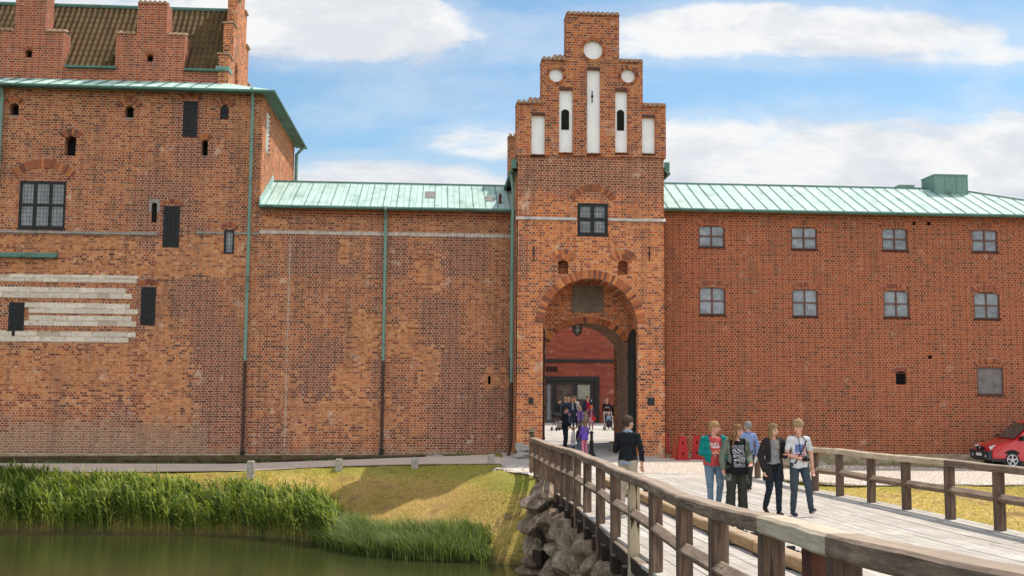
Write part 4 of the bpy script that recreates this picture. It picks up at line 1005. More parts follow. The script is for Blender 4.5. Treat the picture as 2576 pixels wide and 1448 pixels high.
# ------------------------------------------------------------------ left wing
LW = thing('castle_wing', 'low old brick curtain wing with pale green copper roof between building and gate tower', 'castle wing', (PY(960, 1150).x, 0, -.7))
TX0, TX1 = PY(1300, 800, -1.8).x, PY(1671, 800, -1.8).x
ZE2 = zrow(965, 526)
op = []
slit = hole((1227.5,1234.5,944.5,966), .06, .3, lst=op)
o = P_(panel('wall', [(KX, base), (TX0+.3, base), (TX0+.3, ZE2), (KX, ZE2)], op, (0, .0, 0), (1,0,0), (0,-1,0), M['brick_old'], LW, attr=pf))
P_(dark_back(LW, *slit, 0, .3))
z = zrow(970, 588); m = MB(); x = KX
while x < TX0:
    w = random.uniform(.5, .9); x2 = min(x+w, TX0); m.box(x+.008, x2-.008, -.02-random.uniform(0,.012), .01, z-.09+random.uniform(0,.02), z+.08-random.uniform(0,.02)); x = x2
P_(m.build('string_course', M['band'], LW))
jx = PY(727, 700).x
m = MB(); zz = -.2
while zz < z-.2:
    h = random.uniform(.1, .3); m.box(jx-.02+random.uniform(-.02,.02), jx+.03+random.uniform(-.02,.02), -.006, .01, zz, zz+h*.9); zz += h
P_(m.build('wall_joint', M['mortar'], LW))
for k in range(3):
    P_(MB().box(jx if k else KX, TX0+.3, -.05-.05*k, 0, ZE2-.34+.1*k, ZE2-.25+.1*k).build('cornice', M['brick_wing'], LW))
RY2 = 3.0; ZR2 = PY(975, 463, RY2).z
RB = 6.5
def copper_roof(parent, x0, x1, ze, zr, ry, hip=0, ov=.32, sp=.52, xr0=None):
    xr1 = x1-hip if hip else x1
    xr0 = x0 if xr0 is None else xr0
    m = MB(); m.add([(x0,-ov,ze), (x1+(ov if hip else 0),-ov,ze), (xr1,ry,zr), (x0,ry,zr), (x0,2*ry+ov,ze), (x1+(ov if hip else 0),2*ry+ov,ze)], [(0,1,2,3), (3,2,5,4)]+([(1,5,2)] if hip else []))
    r = P_(m.build('roof', M['copper'], parent))
    m = MB(); x = x0+.25
    while x < x1+(ov if hip else 0)-.05:
        a = Vector((x, -ov, ze+.012)); b = Vector((x, ry, zr+.012))
        if x > xr1:
            f = (x1+ov-x)/(x1+ov-xr1); b = a.lerp(b, f)
        m.obox((a+b)/2, (b-a)/2, (.011, 0, 0), (0, 0, .018)); x += sp+random.uniform(-.03, .03)
    m.build('seam', M['copper_edge'], r)
    m = MB(); m.tube([(x0, ry, zr+.02), (xr1, ry, zr+.02)], .05, 6)
    if hip: m.tube([(xr1, ry, zr+.02), (x1+ov, -ov, ze+.02)], .04, 6)
    m.build('ridge', M['copper_edge'], r)
    m = MB(); m.tube([(x0, -ov-.06, ze-.04), (x1+(ov if hip else 0), -ov-.06, ze-.04)], .065, 8)
    m.box(x0, x1, -ov, 0, ze-.07, ze-.03)
    P_(m.build('gutter', M['copper_edge'], parent))
    return r
copper_roof(LW, KX, TX0+.25, ZE2+.02, ZR2, RY2)
P_(MB().box(KX, TX0+.3, RB, RB+.1, base, ZE2).build('wall', M['brick_old'], LW))
for a, b in (((1070, 474), (1096, 493)), ((1218, 487), (1243, 501))):    # replacement sheets still brown
    q0 = PY(a[0], a[1], 1.9); q1 = PY(b[0], b[1], 1.1); s = (ZR2-ZE2)/(RY2+.32); f = lambda y: ZE2+.02+s*(y+.32)+.012
    y0, y1 = (1.05, 1.95) if a[0] < 1100 else (.75, 1.4)
    P_(MB().add([(q0.x, y0, f(y0)), (q1.x, y0, f(y0)), (q1.x, y1, f(y1)), (q0.x, y1, f(y1))], [(0,1,2,3)]).build('roof_patch', plain('brown_copper_%d' % a[0], (.21,.19,.18), .8, .2, 6), LW))
v = PY(1258, 520, .5); m = MB(); m.tube([(v.x, .5, v.z-.1), (v.x, .5, v.z+.42)], [.07, .055], 10); m.tube([(v.x, .5, v.z+.38), (v.x, .5, v.z+.5), (v.x, .5, v.z+.56)], [.07, .06, .02], 10)
P_(m.build('vent_pipe', M['rust'], LW))
m = MB()      # raised flashing against the taller building
m.add([(KX+.01, -.32, ZE2+.0), (KX+.01, RY2, ZR2), (KX+.01, RY2, ZR2+.3), (KX+.01, -.32, ZE2+.3), (KX+.05, -.32, ZE2+.0), (KX+.05, RY2, ZR2), (KX+.05, RY2, ZR2+.3), (KX+.05, -.32, ZE2+.3)],
      [(4,5,6,7), (3,7,6,2), (0,4,7,3)])
P_(m.build('copper_flashing', M['copper'], LW))
drainpipe(LW, 970, 529, 961, 1153, 0, 908)
drainpipe(LW, 1288, 532, 1283, 1143, 0, 900, head=False, foot=False)

# ------------------------------------------------------------------ right wing
RW = thing('castle_wing', 'long uniform red brick wing with rows of small four-pane windows right of the gate tower', 'castle wing', (PY(2200, 1150).x, 0, -.7))
ZE3 = zrow(2120, 537); RX1 = PY(2576, 545).x+4.1
RY3 = 3.2; ZR3 = PY(2000, 469, RY3).z
op = []; wins = []
for p in ((1757.5,1823,566.5,621), (1990,2055.4,570,626.5), (2218.6,2283.5,573,629.5), (2445,2510,577,633),
          (1759,1825,721.5,791), (1992.7,2057.7,726,795.4), (2222.8,2288,730,797.6), (2449.8,2515.5,734.6,801.4)):
    wins.append(hole(p, .1, .2, lst=op))
vent = hole((2253,2281,933,966), .08, .2, lst=op)
brd = hole((2457,2525,922.5,992), .0, .1, lst=op)
sm = [hole(p, 0, .2, lst=op) for p in ((2295.6,2304,557,566), (2332,2341.7,558,567), (2335,2345.5,893,902))]
P_(panel('wall', [(TX1-.3, base), (RX1, base), (RX1, ZE3), (TX1-.3, ZE3)], op, (0,0,0), (1,0,0), (0,-1,0), M['brick_wing'], RW, step=0))
P_(MB().box(TX1-.3, RX1, RB, RB+.1, base, ZE3).build('wall', M['brick_wing'], RW))
P_(MB().box(RX1-.1, RX1, 0.01, RB, base, ZE3).build('wall', M['brick_wing'], RW))
for k in range(2):
    P_(MB().box(TX1, RX1+.05, -.05-.05*k, 0, ZE3-.26+.13*k, ZE3-.14+.13*k).build('cornice', M['brick_wing'], RW))
WC = [(.44,.13,.06), (.34,.1,.055), (.52,.16,.07), (.26,.08,.05)]
for w in wins:
    P_(dark_back(RW, *w, 0, .2))
    P_(add_window(RW, w[0], w[1], w[2], w[3], 0, 2, 2, M['frame_brown'], M['window_glass'], .05, .028, .07))
    P_(brick_arch(RW, w[0], w[1], w[3]-.03, .14, .18, 0, 15, WC, over=.08))
P_(add_window(RW, *brd, 0, 1, 1, M['frame_brown'], M['board'], .05, .02, .04)); P_(brick_arch(RW, brd[0], brd[1], brd[3]+.05, .14, .18, 0, 15, WC, over=.05))
P_(dark_back(RW, *vent, 0, .2)); P_(brick_arch(RW, vent[0], vent[1], vent[3]-.08, .08, .18, 0, 8, WC, over=.03))
m = MB(); a, b, c, d = vent
m.box(a, a+.04, .05, .1, c, d-.06); m.box(b-.04, b, .05, .1, c, d-.06); m.box(a+.04, b-.04, .05, .1, d-.1, d-.06)
v = P_(m.build('vent_frame', M['frame_brown'], RW)); m = MB()
for i in range(7): zz = c+.04+(d-c-.16)*i/7; m.obox(((a+b)/2, .08, zz+.03), ((b-a)/2-.04, 0, 0), (0, .02, .015), (0, -.004, .006))
m.build('slats', M['iron'], v)
for w in sm: P_(dark_back(RW, *w, 0, .15))
copper_roof(RW, TX1-.3, RX1, ZE3+.02, ZR3, RY3, hip=5.6, sp=.53)
# box on the roof
c0, c1, zz0, zz1 = rect(2338, 2420, 446, 486, RY3-.2)
m = MB(); m.box(c0, c1, RY3-.7, RY3+.6, zz0-.35, zz1); m.box(c0-.03, c1+.03, RY3-.74, RY3+.64, zz1, zz1+.03)
for k in range(4): xx = c0+(c1-c0)*k/3; m.box(xx-.012, xx+.012, RY3-.725, RY3-.7, zz0-.3, zz1)
P_(m.build('roof_box', M['copper_pipe'], RW))
c0, c1, zz0, zz1 = rect(2257, 2296, 467, 474, RY3+.5); P_(MB().box(c0, c1, RY3+.3, RY3+.8, zz0-.2, zz1).build('roof_hatch', M['copper_pipe'], RW))
P_(MB().box(TX1, RX1, -.06, -.005, -1.5, zrow(2300, 1148)).build('plinth', M['stone_grey'], RW))

# ------------------------------------------------------------------ gate tower
TY = -1.8
GT = thing('gate_tower', 'brick gate tower with stepped gable, white blind niches and arched gateway', 'gate tower', (PY(1485, 1140, TY).x, TY, -.3))
def t_(px, py): return PY(px, py, TY)
spec_gate = [(0,1300,1670,395,480,.6), (0,1290,1320,600,700,.3)]
pg = patchfn(spec_gate, TY)
BX0, BX1 = t_(1303, 500).x, t_(1670, 500).x
GX_0, GX_1 = BX0-.08, BX1+.08
zg = t_(1487, 395).z; zst = t_(1487, 553).z
ACX = (t_(1366, 850).x+t_(1604, 850).x)/2; AR = (t_(1604, 850).x-t_(1366, 850).x)/2; ACZ = t_(1487, 700).z-AR
gate_base = -1.2
def arch_outline(cx, cz, r, z0, n=20, sq=1.0):
    return [(cx-r, z0), (cx+r, z0)]+[(cx+r*math.cos(math.pi*i/n), cz+r*sq*math.sin(math.pi*i/n)) for i in range(n+1)]
# body with gateway: lower part 3 cm proud of the upper part
og = []; lg = BX0-.05; rg = BX1+.03
win_y = hole((1452.5,1529,511,592), 0, .3, TY, [])
nic = [hole(p, .12, .5, TY, og) for p in ((1403,1429.5,653,690), (1553.7,1579.3,654,690))]
body = [(lg, gate_base), (ACX-AR, gate_base)]+[(ACX-AR*math.cos(math.pi*i/24), ACZ+AR*math.sin(math.pi*i/24)) for i in range(25)]+[(ACX+AR, gate_base), (rg, gate_base), (rg, zst), (win_y[1], zst), (win_y[1], win_y[2]), (win_y[0], win_y[2]), (win_y[0], zst), (lg, zst)]
P_(panel('wall', body, og, (0, TY-.03, 0), (1,0,0), (0,-1,0), M['brick_gate'], GT, attr=pg))
P_(panel('wall', [(BX0, zst), (win_y[0], zst), (win_y[0], win_y[3]), (win_y[1], win_y[3]), (win_y[1], zst), (BX1, zst), (BX1, zg), (BX0, zg)], [], (0, TY, 0), (1,0,0), (0,-1,0), M['brick_gate'], GT, attr=pg))
m = MB(); m.box(win_y[0]-.1, win_y[0], TY+.001, TY+.3, win_y[2], win_y[3]); m.box(win_y[1], win_y[1]+.1, TY+.001, TY+.3, win_y[2], win_y[3]); m.box(win_y[0], win_y[1], TY+.001, TY+.3, win_y[3], win_y[3]+.1); m.box(win_y[0], win_y[1], TY-.02, TY+.3, win_y[2]-.1, win_y[2])
P_(m.build('window_reveal', M['brick_gable'], GT))
P_(add_window(GT, *win_y, TY, 2, 2, M['black'], M['lead_glass'], .12, .075, .06))
P_(brick_arch(GT, win_y[0], win_y[1], win_y[3]+.08, .4, .27, TY, 22, over=.12))
GC = [(.66,.2,.065), (.56,.15,.055), (.75,.28,.085), (.27,.08,.045), (.48,.13,.05)]
for w in nic:
    P_(dark_back(GT, *w, TY, .4, M['brick_gable'])); P_(brick_arch(GT, w[0], w[1], w[3]-.1, .14, .4, TY-.03, 9, GC, over=.06, rings=2))
# string course as sloped pale stones
mL, mR = MB(), MB(); x = lg-.02
while x < rg+.02:
    x2 = min(x+random.uniform(.5, .8), rg+.03)
    if not (x2 > win_y[0]-.04 and x < win_y[1]+.04) or True:
        for a, b in (((x, min(x2, win_y[0]-.02))), (max(x, win_y[1]+.02), x2)):
            m = mL if b < win_y[0] else mR
            if b-a > .05: m.add([(a+.004, TY-.1, zst-.04), (b-.004, TY-.1, zst-.04), (b-.004, TY-.1, zst), (a+.004, TY-.1, zst), (a+.004, TY+.01, zst-.06), (b-.004, TY+.01, zst-.06), (b-.004, TY+.01, zst+.1), (a+.004, TY+.01, zst+.1)], [(0,1,2,3), (3,2,6,7), (1,5,6,2), (0,3,7,4), (0,4,5,1)])
    x = x2
P_(mL.build('string_course', M['stone_pale'], GT)); P_(mR.build('string_course', M['stone_pale'], GT))
# ring of the outer arch, two leaves on the arch reveal
P_(ring(GT, ACX, ACZ, AR+.0, .33, -math.pi/2+.05, math.pi/2-.05, TY-.03, 58, GC))
# reveal and soffit down to the inner wall
IY = TY+1.7
def vault(name, cx, cz, r, y0, y1, mat, z0=gate_base, sq=1.0, n=24):
    m = MB(); pr = [(cx-r, z0)]+[(cx-r*math.cos(math.pi*i/n), cz+r*sq*math.sin(math.pi*i/n)) for i in range(n+1)]+[(cx+r, z0)]
    vs = [(a, y0, b) for a, b in pr]+[(a, y1, b) for a, b in pr]; k = len(pr)
    m.add(vs, [(i, i+1, k+i+1, k+i) for i in range(k-1)]); return P_(m.build(name, mat, GT))
vault('gateway_vault', ACX, ACZ, AR, TY-.03, IY, M['brick_gate'])
# inner wall with lower arch
icx = (PY(1371, 1000, IY).x+PY(1583, 1000, IY).x)/2; ir = (PY(1583, 1000, IY).x-PY(1371, 1000, IY).x)/2
icz = PY(1477, 812, IY).z-ir*.82
out = [(ACX-AR-.1, gate_base), (icx-ir, gate_base)]+[(icx-ir*math.cos(math.pi*i/20), icz+ir*.82*math.sin(math.pi*i/20)) for i in range(21)]+[(icx+ir, gate_base), (ACX+AR+.1, gate_base), (ACX+AR+.1, ACZ+AR+.1), (ACX-AR-.1, ACZ+AR+.1)]
P_(panel('inner_wall', out, [], (0, IY, 0), (1,0,0), (0,-1,0), M['brick_gate'], GT, attr=lambda c: [0, 0, .25]))
m = MB(); m.col = (.5,.37,.29); k = 30; pp = []
for i in range(k):
    a0_, a1_ = math.pi*(i+.08)/k, math.pi*(i+.92)/k; c = random.choice(GC+BC); f = random.uniform(.7, 1.05); m.col = tuple(q*f for q in c)
    if a0_ < .25 or a1_ > math.pi-.25: continue
    P2 = lambda r, a, y: (icx+r*math.cos(a), y, icz+r*.82*math.sin(a))
    m.add([P2(ir, a0_, IY-.014), P2(ir, a1_, IY-.014), P2(ir+.3, a1_, IY-.014), P2(ir+.3, a0_, IY-.014), P2(ir, a0_, IY), P2(ir, a1_, IY), P2(ir+.3, a1_, IY), P2(ir+.3, a0_, IY)],
          [(0,1,2,3), (0,4,5,1), (1,5,6,2), (2,6,7,3), (3,7,4,0)])
P_(m.build('brick_arch', M['bricks'], GT))
PASS = IY+3.0
M['vault'] = plain('smoky_vault_plaster', (.36,.2,.12), .95, .5, 3, bump=.5)
vault('passage_vault', icx, icz, ir, IY+.002, PASS, M['vault'], sq=.82)
# stone with relief
s0, s1, sz0, sz1 = rect(1439, 1518, 718, 785, IY)
P_(MB().box(s0, s1, IY-.04, IY-.0, sz0, sz1).build('stone_tablet', M['sandstone'], GT)); tb = GT.children[-1]
r0, r1, rz0, rz1 = rect(1456, 1504, 738, 769, IY)
m = MB(); fw_ = .04
m.box(r0, r1, IY-.07, IY-.042, rz0, rz0+fw_); m.box(r0, r1, IY-.07, IY-.042, rz1-fw_, rz1); m.box(r0, r0+fw_, IY-.07, IY-.042, rz0+fw_, rz1-fw_); m.box(r1-fw_, r1, IY-.07, IY-.042, rz0+fw_, rz1-fw_)
cxr, czr = (r0+r1)/2, (rz0+rz1)/2
def ringxy(cx, cz, r, t, y): m.tube([(cx+r*math.cos(a*math.pi/8), y, cz+r*math.sin(a*math.pi/8)) for a in range(17)], t, 6, False)
ringxy(cxr, czr, .15, .02, IY-.05); ringxy(cxr, czr, .07, .015, IY-.05)
for sx in (-1, 1):
    ringxy(cxr+sx*.25, czr+.05, .06, .014, IY-.05); m.tube([(cxr+sx*.18, IY-.05, czr-.12), (cxr+sx*.3, IY-.05, czr-.05), (cxr+sx*.28, IY-.05, czr+.12)], .018, 6)
m.build('relief', M['sandstone'], tb)
# iron gate leaves folded back on the reveals
for sx in (-1, 1):
    m = MB(); xa = ACX+sx*(AR-.06); dz = PY(1372, 825, TY+.4).z
    y0, y1 = TY+.35, IY-.08
    pts = [(y0, -.25), (y1, -.25), (y1, dz-.5), (y1-.3, dz-.15), (y0+.3, dz+.0), (y0, dz-.1)]
    P0 = lambda a, b: (xa-.05, a, b); P1 = lambda a, b: (xa+.05, a, b)
    m.prism(pts, P0, P1)
    for zz in (.4, 1.6, 2.8, 3.6): m.box(min(xa-sx*.05, xa-sx*.08), max(xa-sx*.05, xa-sx*.08), y0, y1, zz, zz+.08)
    P_(m.build('gate_leaf', M['grille_black'], GT))
# gable with stepped outline and niches
g = lambda px, py: (t_(px, py).x, t_(px, py).z)
zt1 = t_(1490, 40).z; zt2 = (t_(1390, 154).z+t_(1590, 157).z)/2; zt3 = (t_(1330, 262).z+t_(1645, 268).z)/2
x1a, x1b = t_(1424, 120).x, t_(1557, 120).x; x2a, x2b = t_(1362.5, 220).x, t_(1616, 220).x
outl = [(GX_0, zg), (GX_1, zg), (GX_1, zt3), (x2b, zt3), (x2b, zt2), (x1b, zt2), (x1b, zt1), (x1a, zt1), (x1a, zt2), (x2a, zt2), (x2a, zt3), (GX_0, zt3)]
nich = [(1336.5,1370.4,291,388.7), (1406,1440.4,227.5,384), (1475.9,1509.3,176.7,385.7), (1547,1577.8,230.7,384), (1613.9,1647,296.4,386)]
nr = [rect(*p, TY) for p in nich]; hs = [([(a, max(c, zg+.02)), (b, max(c, zg+.02)), (b, d), (a, d)], .16) for a, b, c, d in nr]
circ = [(1491.4,127.5,24.5), (1398.4,190.7,17.8), (1579.3,192.5,17.8)]; cw = []
for px, py, r in circ:
    c = t_(px, py); rr = (t_(px+r, py).x-t_(px-r, py).x)/2; cw.append((c.x, c.z, rr)); hs.append(([(c.x+rr*math.cos(i*math.pi/14), c.z+rr*math.sin(i*math.pi/14)) for i in range(28)], .14))
P_(panel('stepped_gable', outl, hs, (0, TY-.08, 0), (1,0,0), (0,-1,0), M['brick_gable'], GT, step=0, thick=0))
gy0, gy1 = TY-.08, TY+.75
m = MB(); n = len(outl); vs = [(a, gy0, b) for a, b in outl]+[(a, gy1, b) for a, b in outl]
for i in range(n):
    f = [vs[i], vs[(i+1) % n], vs[n+(i+1) % n], vs[n+i]]; m.add(f, [(3,2,1,0)])
P_(m.build('gable_side', M['brick_gable'], GT))
P_(panel('gable_back', outl, [], (0, gy1, 0), (1,0,0), (0,1,0), M['brick_gable'], GT, step=0))
for i, (a, b, c, d) in enumerate(nr):
    c = max(c, zg+.02); Yb = TY+.06; v0 = []
    nb = P_(MB().box(a-.02, b+.02, Yb, Yb+.1, c-.02, d+.02).build('white_niche', M['white'], GT))
    mm = MB(); mm.box(a-.0, b+.0, TY-.095, TY-.06, d, d+.11); P_(mm.build('niche_lintel', plain('lintel_%d' % i, (.13,.06,.045), .9, .5, 12), GT))
    mm = MB(); mm.add([(a-.02, TY-.11, c-.09), (b+.02, TY-.11, c-.09), (b+.02, TY-.11, c-.05), (a-.02, TY-.11, c-.05), (a-.02, Yb, c-.09), (b+.02, Yb, c-.09), (b+.02, Yb, c), (a-.02, Yb, c)], [(0,1,2,3), (3,2,6,7), (1,5,6,2), (0,3,7,4), (0,4,5,1)])
    P_(mm.build('niche_sill', M['bricks'], GT))
    for q, p in ((1, (1412.4,1432,274.5,326)), (3, (1552.6,1570.6,275.6,328))):
        if q == i:
            r = rect(*p, TY); ap = arch_poly(*r, .1); s = MB(); s.prism(ap, lambda x, z: (x, Yb-.012, z), lambda x, z: (x, Yb+.02, z)); s.build('slot', M['void'], nb)
    if i == 2:
        r = rect(1488, 1492, 228, 258, TY); s = MB(); s.tube([((r[0]+r[1])/2, Yb-.03, r[2]), ((r[0]+r[1])/2, Yb-.03, r[3])], .018, 6); s.tube([((r[0]+r[1])/2, Yb-.05, (r[2]+r[3])/2+.03), ((r[0]+r[1])/2, Yb, (r[2]+r[3])/2)], .045, 8); s.build('wall_anchor', M['iron'], nb)
for cx_, cz_, rr in cw:
    m = MB(); m.prism([(cx_+(rr+.03)*math.cos(i*math.pi/14), cz_+(rr+.03)*math.sin(i*math.pi/14)) for i in range(28)], lambda x, z: (x, TY+.05, z), lambda x, z: (x, TY+.12, z))
    P_(m.build('white_roundel', M['white'], GT))
    P_(ring(GT, cx_, cz_, rr, .14, 0, 2*math.pi, TY-.08, 30 if rr > .3 else 22, [tuple(k*.8 for k in c) for c in GC]))
def caps(segs, y0, y1, parent, lift=0):
    for xa, xb, zz in segs:
        m = MB(); m.box(xa-.02, xb+.02, y0-.05, y1+.05, zz+.001, zz+.03); x = xa+.03; n = max(2, round((xb-xa)/.2)); st = (xb-xa)/n
        for i in range(n): xx = xa+st*(i+.5); m.tube([(xx, y0-.13, zz+.03), (xx, (y0+y1)/2, zz+.2)], [.075, .06], 6)
        P_(m.build('cap_tiles', M['cap_tile'], parent))
caps([(GX_0, x2a, zt3), (x2b, GX_1, zt3), (x2a, x1a, zt2), (x1b, x2b, zt2), (x1a, x1b, zt1)], gy0, gy1, GT)
# small upright tile clusters on the left shoulders
for px0, zz, n in ((1399, zt2, 4), (1337, zt3, 3)):
    m = MB(); xx = t_(px0, 150).x
    for i in range(n):
        for q in range(2): m.tube([(xx+.19*i, gy0+.1+.25*q, zz+.1+.16*q), (xx+.19*i, gy0+.45+.25*q, zz+.2+.16*q)], [.09, .07], 6)
    P_(m.build('cap_tiles', M['cap_tile'], GT))
# sides, back, roof
TB = 4.0
for sx, xx in ((-1, BX0), (1, BX1)):
    P_(panel('wall', [(TY+(.001), gate_base), (TB, gate_base), (TB, zg), (TY+.001, zg)], [], (xx, 0, 0), (0,1,0), (sx,0,0), M['brick_gate'], GT, attr=lambda c: [0,0,0]))
    P_(MB().box(min(xx, xx-sx*(BX0-lg)*0+sx*.04), max(xx, xx+sx*.04), TY-.03, TY+1.7, gate_base, zst).build('pier_side', M['brick_gable'], GT))
z3r = PY(1283, 352, TB).z; z2r, z1r = z3r+1.4, z3r+2.7; rmap = {zt3: z3r, zt2: z2r, zt1: z1r}
P_(panel('stepped_gable', [(GX_0-.0, zg)]+[(GX_1, zg)]+[(a, rmap.get(b, b)) for a, b in outl[2:]], [], (0, TB-.6, 0), (1,0,0), (0,-1,0), M['brick_gable'], GT, step=0, thick=.6))
caps([(GX_0, x2a, z3r), (x2b, GX_1, z3r), (x2a, x1a, z2r), (x1b, x2b, z2r), (x1a, x1b, z1r)], TB-.6, TB, GT)
wallb = [(BX0, gate_base), (ACX-AR, gate_base), (ACX-AR, 5.3), (ACX+AR, 5.3), (ACX+AR, gate_base), (BX1, gate_base), (BX1, zg), (BX0, zg)]
P_(panel('wall', wallb, [], (0, TB, 0), (1,0,0), (0,1,0), M['brick_gate'], GT, attr=lambda c: [0,0,0]))
P_(MB().box(BX0, BX1, IY+.1, TB-.1, 5.32, 5.5).build('passage_ceiling', M['void'], GT))
m = MB(); ez = t_(1300, 402).z; zr_ = z1r-.5; mx = (BX0+BX1)/2; e = .26
m.add([(BX0-e, TY+.4, ez-.35), (BX0-e, TB-.6, ez-.35), (mx, TB-.6, zr_), (mx, TY+.4, zr_), (BX1+e, TY+.4, ez-.35), (BX1+e, TB-.6, ez-.35)], [(0,1,2,3), (3,2,5,4)])
P_(m.build('roof', M['copper'], GT))
for sx, xx in ((-1, BX0-e), (1, BX1+e)): m = MB(); m.tube([(xx, TY+.25, ez-.38), (xx, TB-.5, ez-.38)], .07, 8); m.obox((xx-sx*.12, (TY+TB)/2, ez-.3), (.15, 0, -.02), (0, (TB-TY)/2-.7, 0), (0, 0, .02)); m.box(min(xx, xx-sx*.2), max(xx, xx-sx*.2), TY+.1, TY+.2, ez-.32, ez+.05); P_(m.build('gutter', M['copper_edge'], GT))
m = MB(); xp = BX0-.16; zb_ = PY(1287, 1143, TY+.4).z; m.tube([(BX0-e, TY+.55, ez-.42), (xp, TY+.5, ez-1.1), (xp, TY+.5, 2.6)], .065, 8)
p = P_(m.build('drainpipe', M['copper_pipe'], GT)); MB().tube([(xp, TY+.5, 2.62), (xp, TY+.5, .4), (xp-.12, TY+.4, -.3)], .065, 8).build('lower_pipe', M['pipe_brown'], p)
# wall anchors and plaques
for px, y0, y1, yy in ((1342.4, 619, 655, TY-.03), (1633, 619, 657, TY-.03)):
    a = PY(px, y0, TY); b = PY(px, y1, TY); m = MB(); m.tube([(a.x, yy-.03, a.z), (a.x, yy-.03, b.z)], .02, 6); m.tube([(a.x, yy-.05, (a.z+b.z)/2), (a.x, yy+.02, (a.z+b.z)/2)], .05, 8); P_(m.build('wall_anchor', M['iron'], GT))
for p, lab in (((1330,1341,999,1015), 'small dark metal plaque on the left pier of the gateway'), ((1629,1646,1000,1019), 'dark square metal plaque on the right pier of the gateway')):
    r = rect(*p, TY); m = MB(); m.box(r[0], r[1], TY-.06, TY-.032, r[2], r[3]); m.box(r[0]+.015, r[1]-.015, TY-.066, TY-.061, r[2]+.015, r[3]-.015)
    tag(m.build('wall_plaque', M['plaster'], None), lab, 'plaque', 'plaques beside the gateway')
# lantern
lp = PY(1452, 842, IY+1.2); L_ = thing('hanging_lantern', 'black iron lantern with glass panes hanging under the gateway arch', 'lantern', (lp.x, lp.y, lp.z))
m = MB(); H8 = [(math.cos(i*math.pi/3), math.sin(i*math.pi/3)) for i in range(6)]
for i in range(6):
    c, s = H8[i]; m.tube([(c*.06, s*.06, .0), (c*.19, s*.19, .12), (c*.2, s*.2, .42)], .012, 5)
for zz, r in ((.12, .19), (.27, .2), (.42, .2)): m.tube([(r*math.cos(i*math.pi/6), r*math.sin(i*math.pi/6), zz) for i in range(13)], .012, 5, False)
m.tube([(0, 0, -.08), (0, 0, 0), (0, 0, .02)], [.005, .03, .06], 8); m.tube([(0, 0, .42), (0, 0, .55), (0, 0, .62)], [.23, .06, .02], 8); m.tube([(0, 0, .6), (0, 0, 1.1)], .01, 5)
m.build('cage', M['iron'], L_)
m = MB(); m.tube([(0, 0, .02), (0, 0, .12), (0, 0, .42)], [.05, .175, .185], 6); m.build('glass', plain('lantern_glass', (.45,.42,.42), .2, .2), L_)

# ------------------------------------------------------------------ courtyard building
CYD = 75-44.0
CB = thing('courtyard_building', 'red brick courtyard building with dark framed glass entrance seen through the gateway', 'building', (PD(1480, 75, 0).x, CYD, .0))
zf = 0.05
dx0, dx1, _, dzt = rect(1340, 1507, 946, 1063, CYD)
lx0, lx1 = dx0-6, dx1+9
dint = rect(1352, 1495, 955, 1063, CYD)
P_(panel('wall', [(lx0, -.5), (dx0, -.5), (dx0, dzt), (dx1, dzt), (dx1, -.5), (lx1, -.5), (lx1, 13.0), (lx0, 13.0)], [], (0, CYD, 0), (1,0,0), (0,-1,0), M['brick_new'], CB, step=0))
zz = PY(1480, 907, CYD).z; P_(MB().box(lx0, lx1, CYD-.08, CYD-.003, zz-.13, zz+.1).build('ledge', M['plaster'], CB))
m = MB(); m.box(dx0, dx1, CYD-.12, CYD+.1, dzt-.28, dzt); m.box(dx1-.28, dx1, CYD-.12, CYD+.1, -.3, dzt-.28); m.box(dx0, dx0+.3, CYD-.12, CYD+.1, -.3, dzt-.28)
for px in (1395, 1447, 1490): xx = PY(px, 1000, CYD).x; m.box(xx-.12, xx+.12, CYD-.06, CYD+.1, -.3, dzt-.28)
m.box(dx0+.3, dx1-.28, CYD-.05, CYD+.1, dzt-.55, dzt-.28)
d = P_(m.build('door', M['plaster'], CB)); MB().box(dx0+.2, dx1-.2, CYD+.0, CYD+.04, -.3, dzt-.3).build('pane', M['glass_dark'], d)
a = rect(1453, 1484, 963, 1003, CYD); MB().box(a[0], a[1], CYD-.02, CYD-.005, a[2], a[3]).build('blind', plain('pale_blind', (.3,.3,.24), .9, .4, 1.2), d)
a = rect(1376, 1381, 966, 1055, CYD); MB().box(a[0], a[1]+.1, CYD-.02, CYD-.005, a[2], a[3]).build('blind', plain('grey_blind', (.2,.21,.22), .9, .4, 1.2), d)
m = MB(); hx = PY(1487, 1010, CYD).x; m.tube([(hx, CYD-.16, 1.1), (hx, CYD-.16, 1.6)], .025, 6); m.build('handle', M['white'], d)
P_(MB().box(lx0, lx1, CYD+.3, CYD+8, -.5, 13).build('wall', M['brick_new'], CB))
me = text_mesh('EER', .5, M['grille_black'], 'sign', .03, .014)
tp = PY(1388.5, 928.3, CYD-.05); o = bpy.data.objects.new('wall_sign', me); link(o)
xs = [v.co.x for v in me.vertices]; zs2 = [v.co.y for v in me.vertices]
W_ = PY(1404.5, 928, CYD).x-PY(1372.5, 928, CYD).x; H_ = PY(1390, 922.2, CYD).z-PY(1390, 934.6, CYD).z
me.transform(Matrix.Diagonal((W_/(max(xs)-min(xs)), H_/(max(zs2)-min(zs2)), 1, 1))); me.transform(Matrix.Rotation(R(90), 4, 'X'))
o.location = tp; tag(o, 'black raised letters EER on the red courtyard wall above the entrance', 'sign')
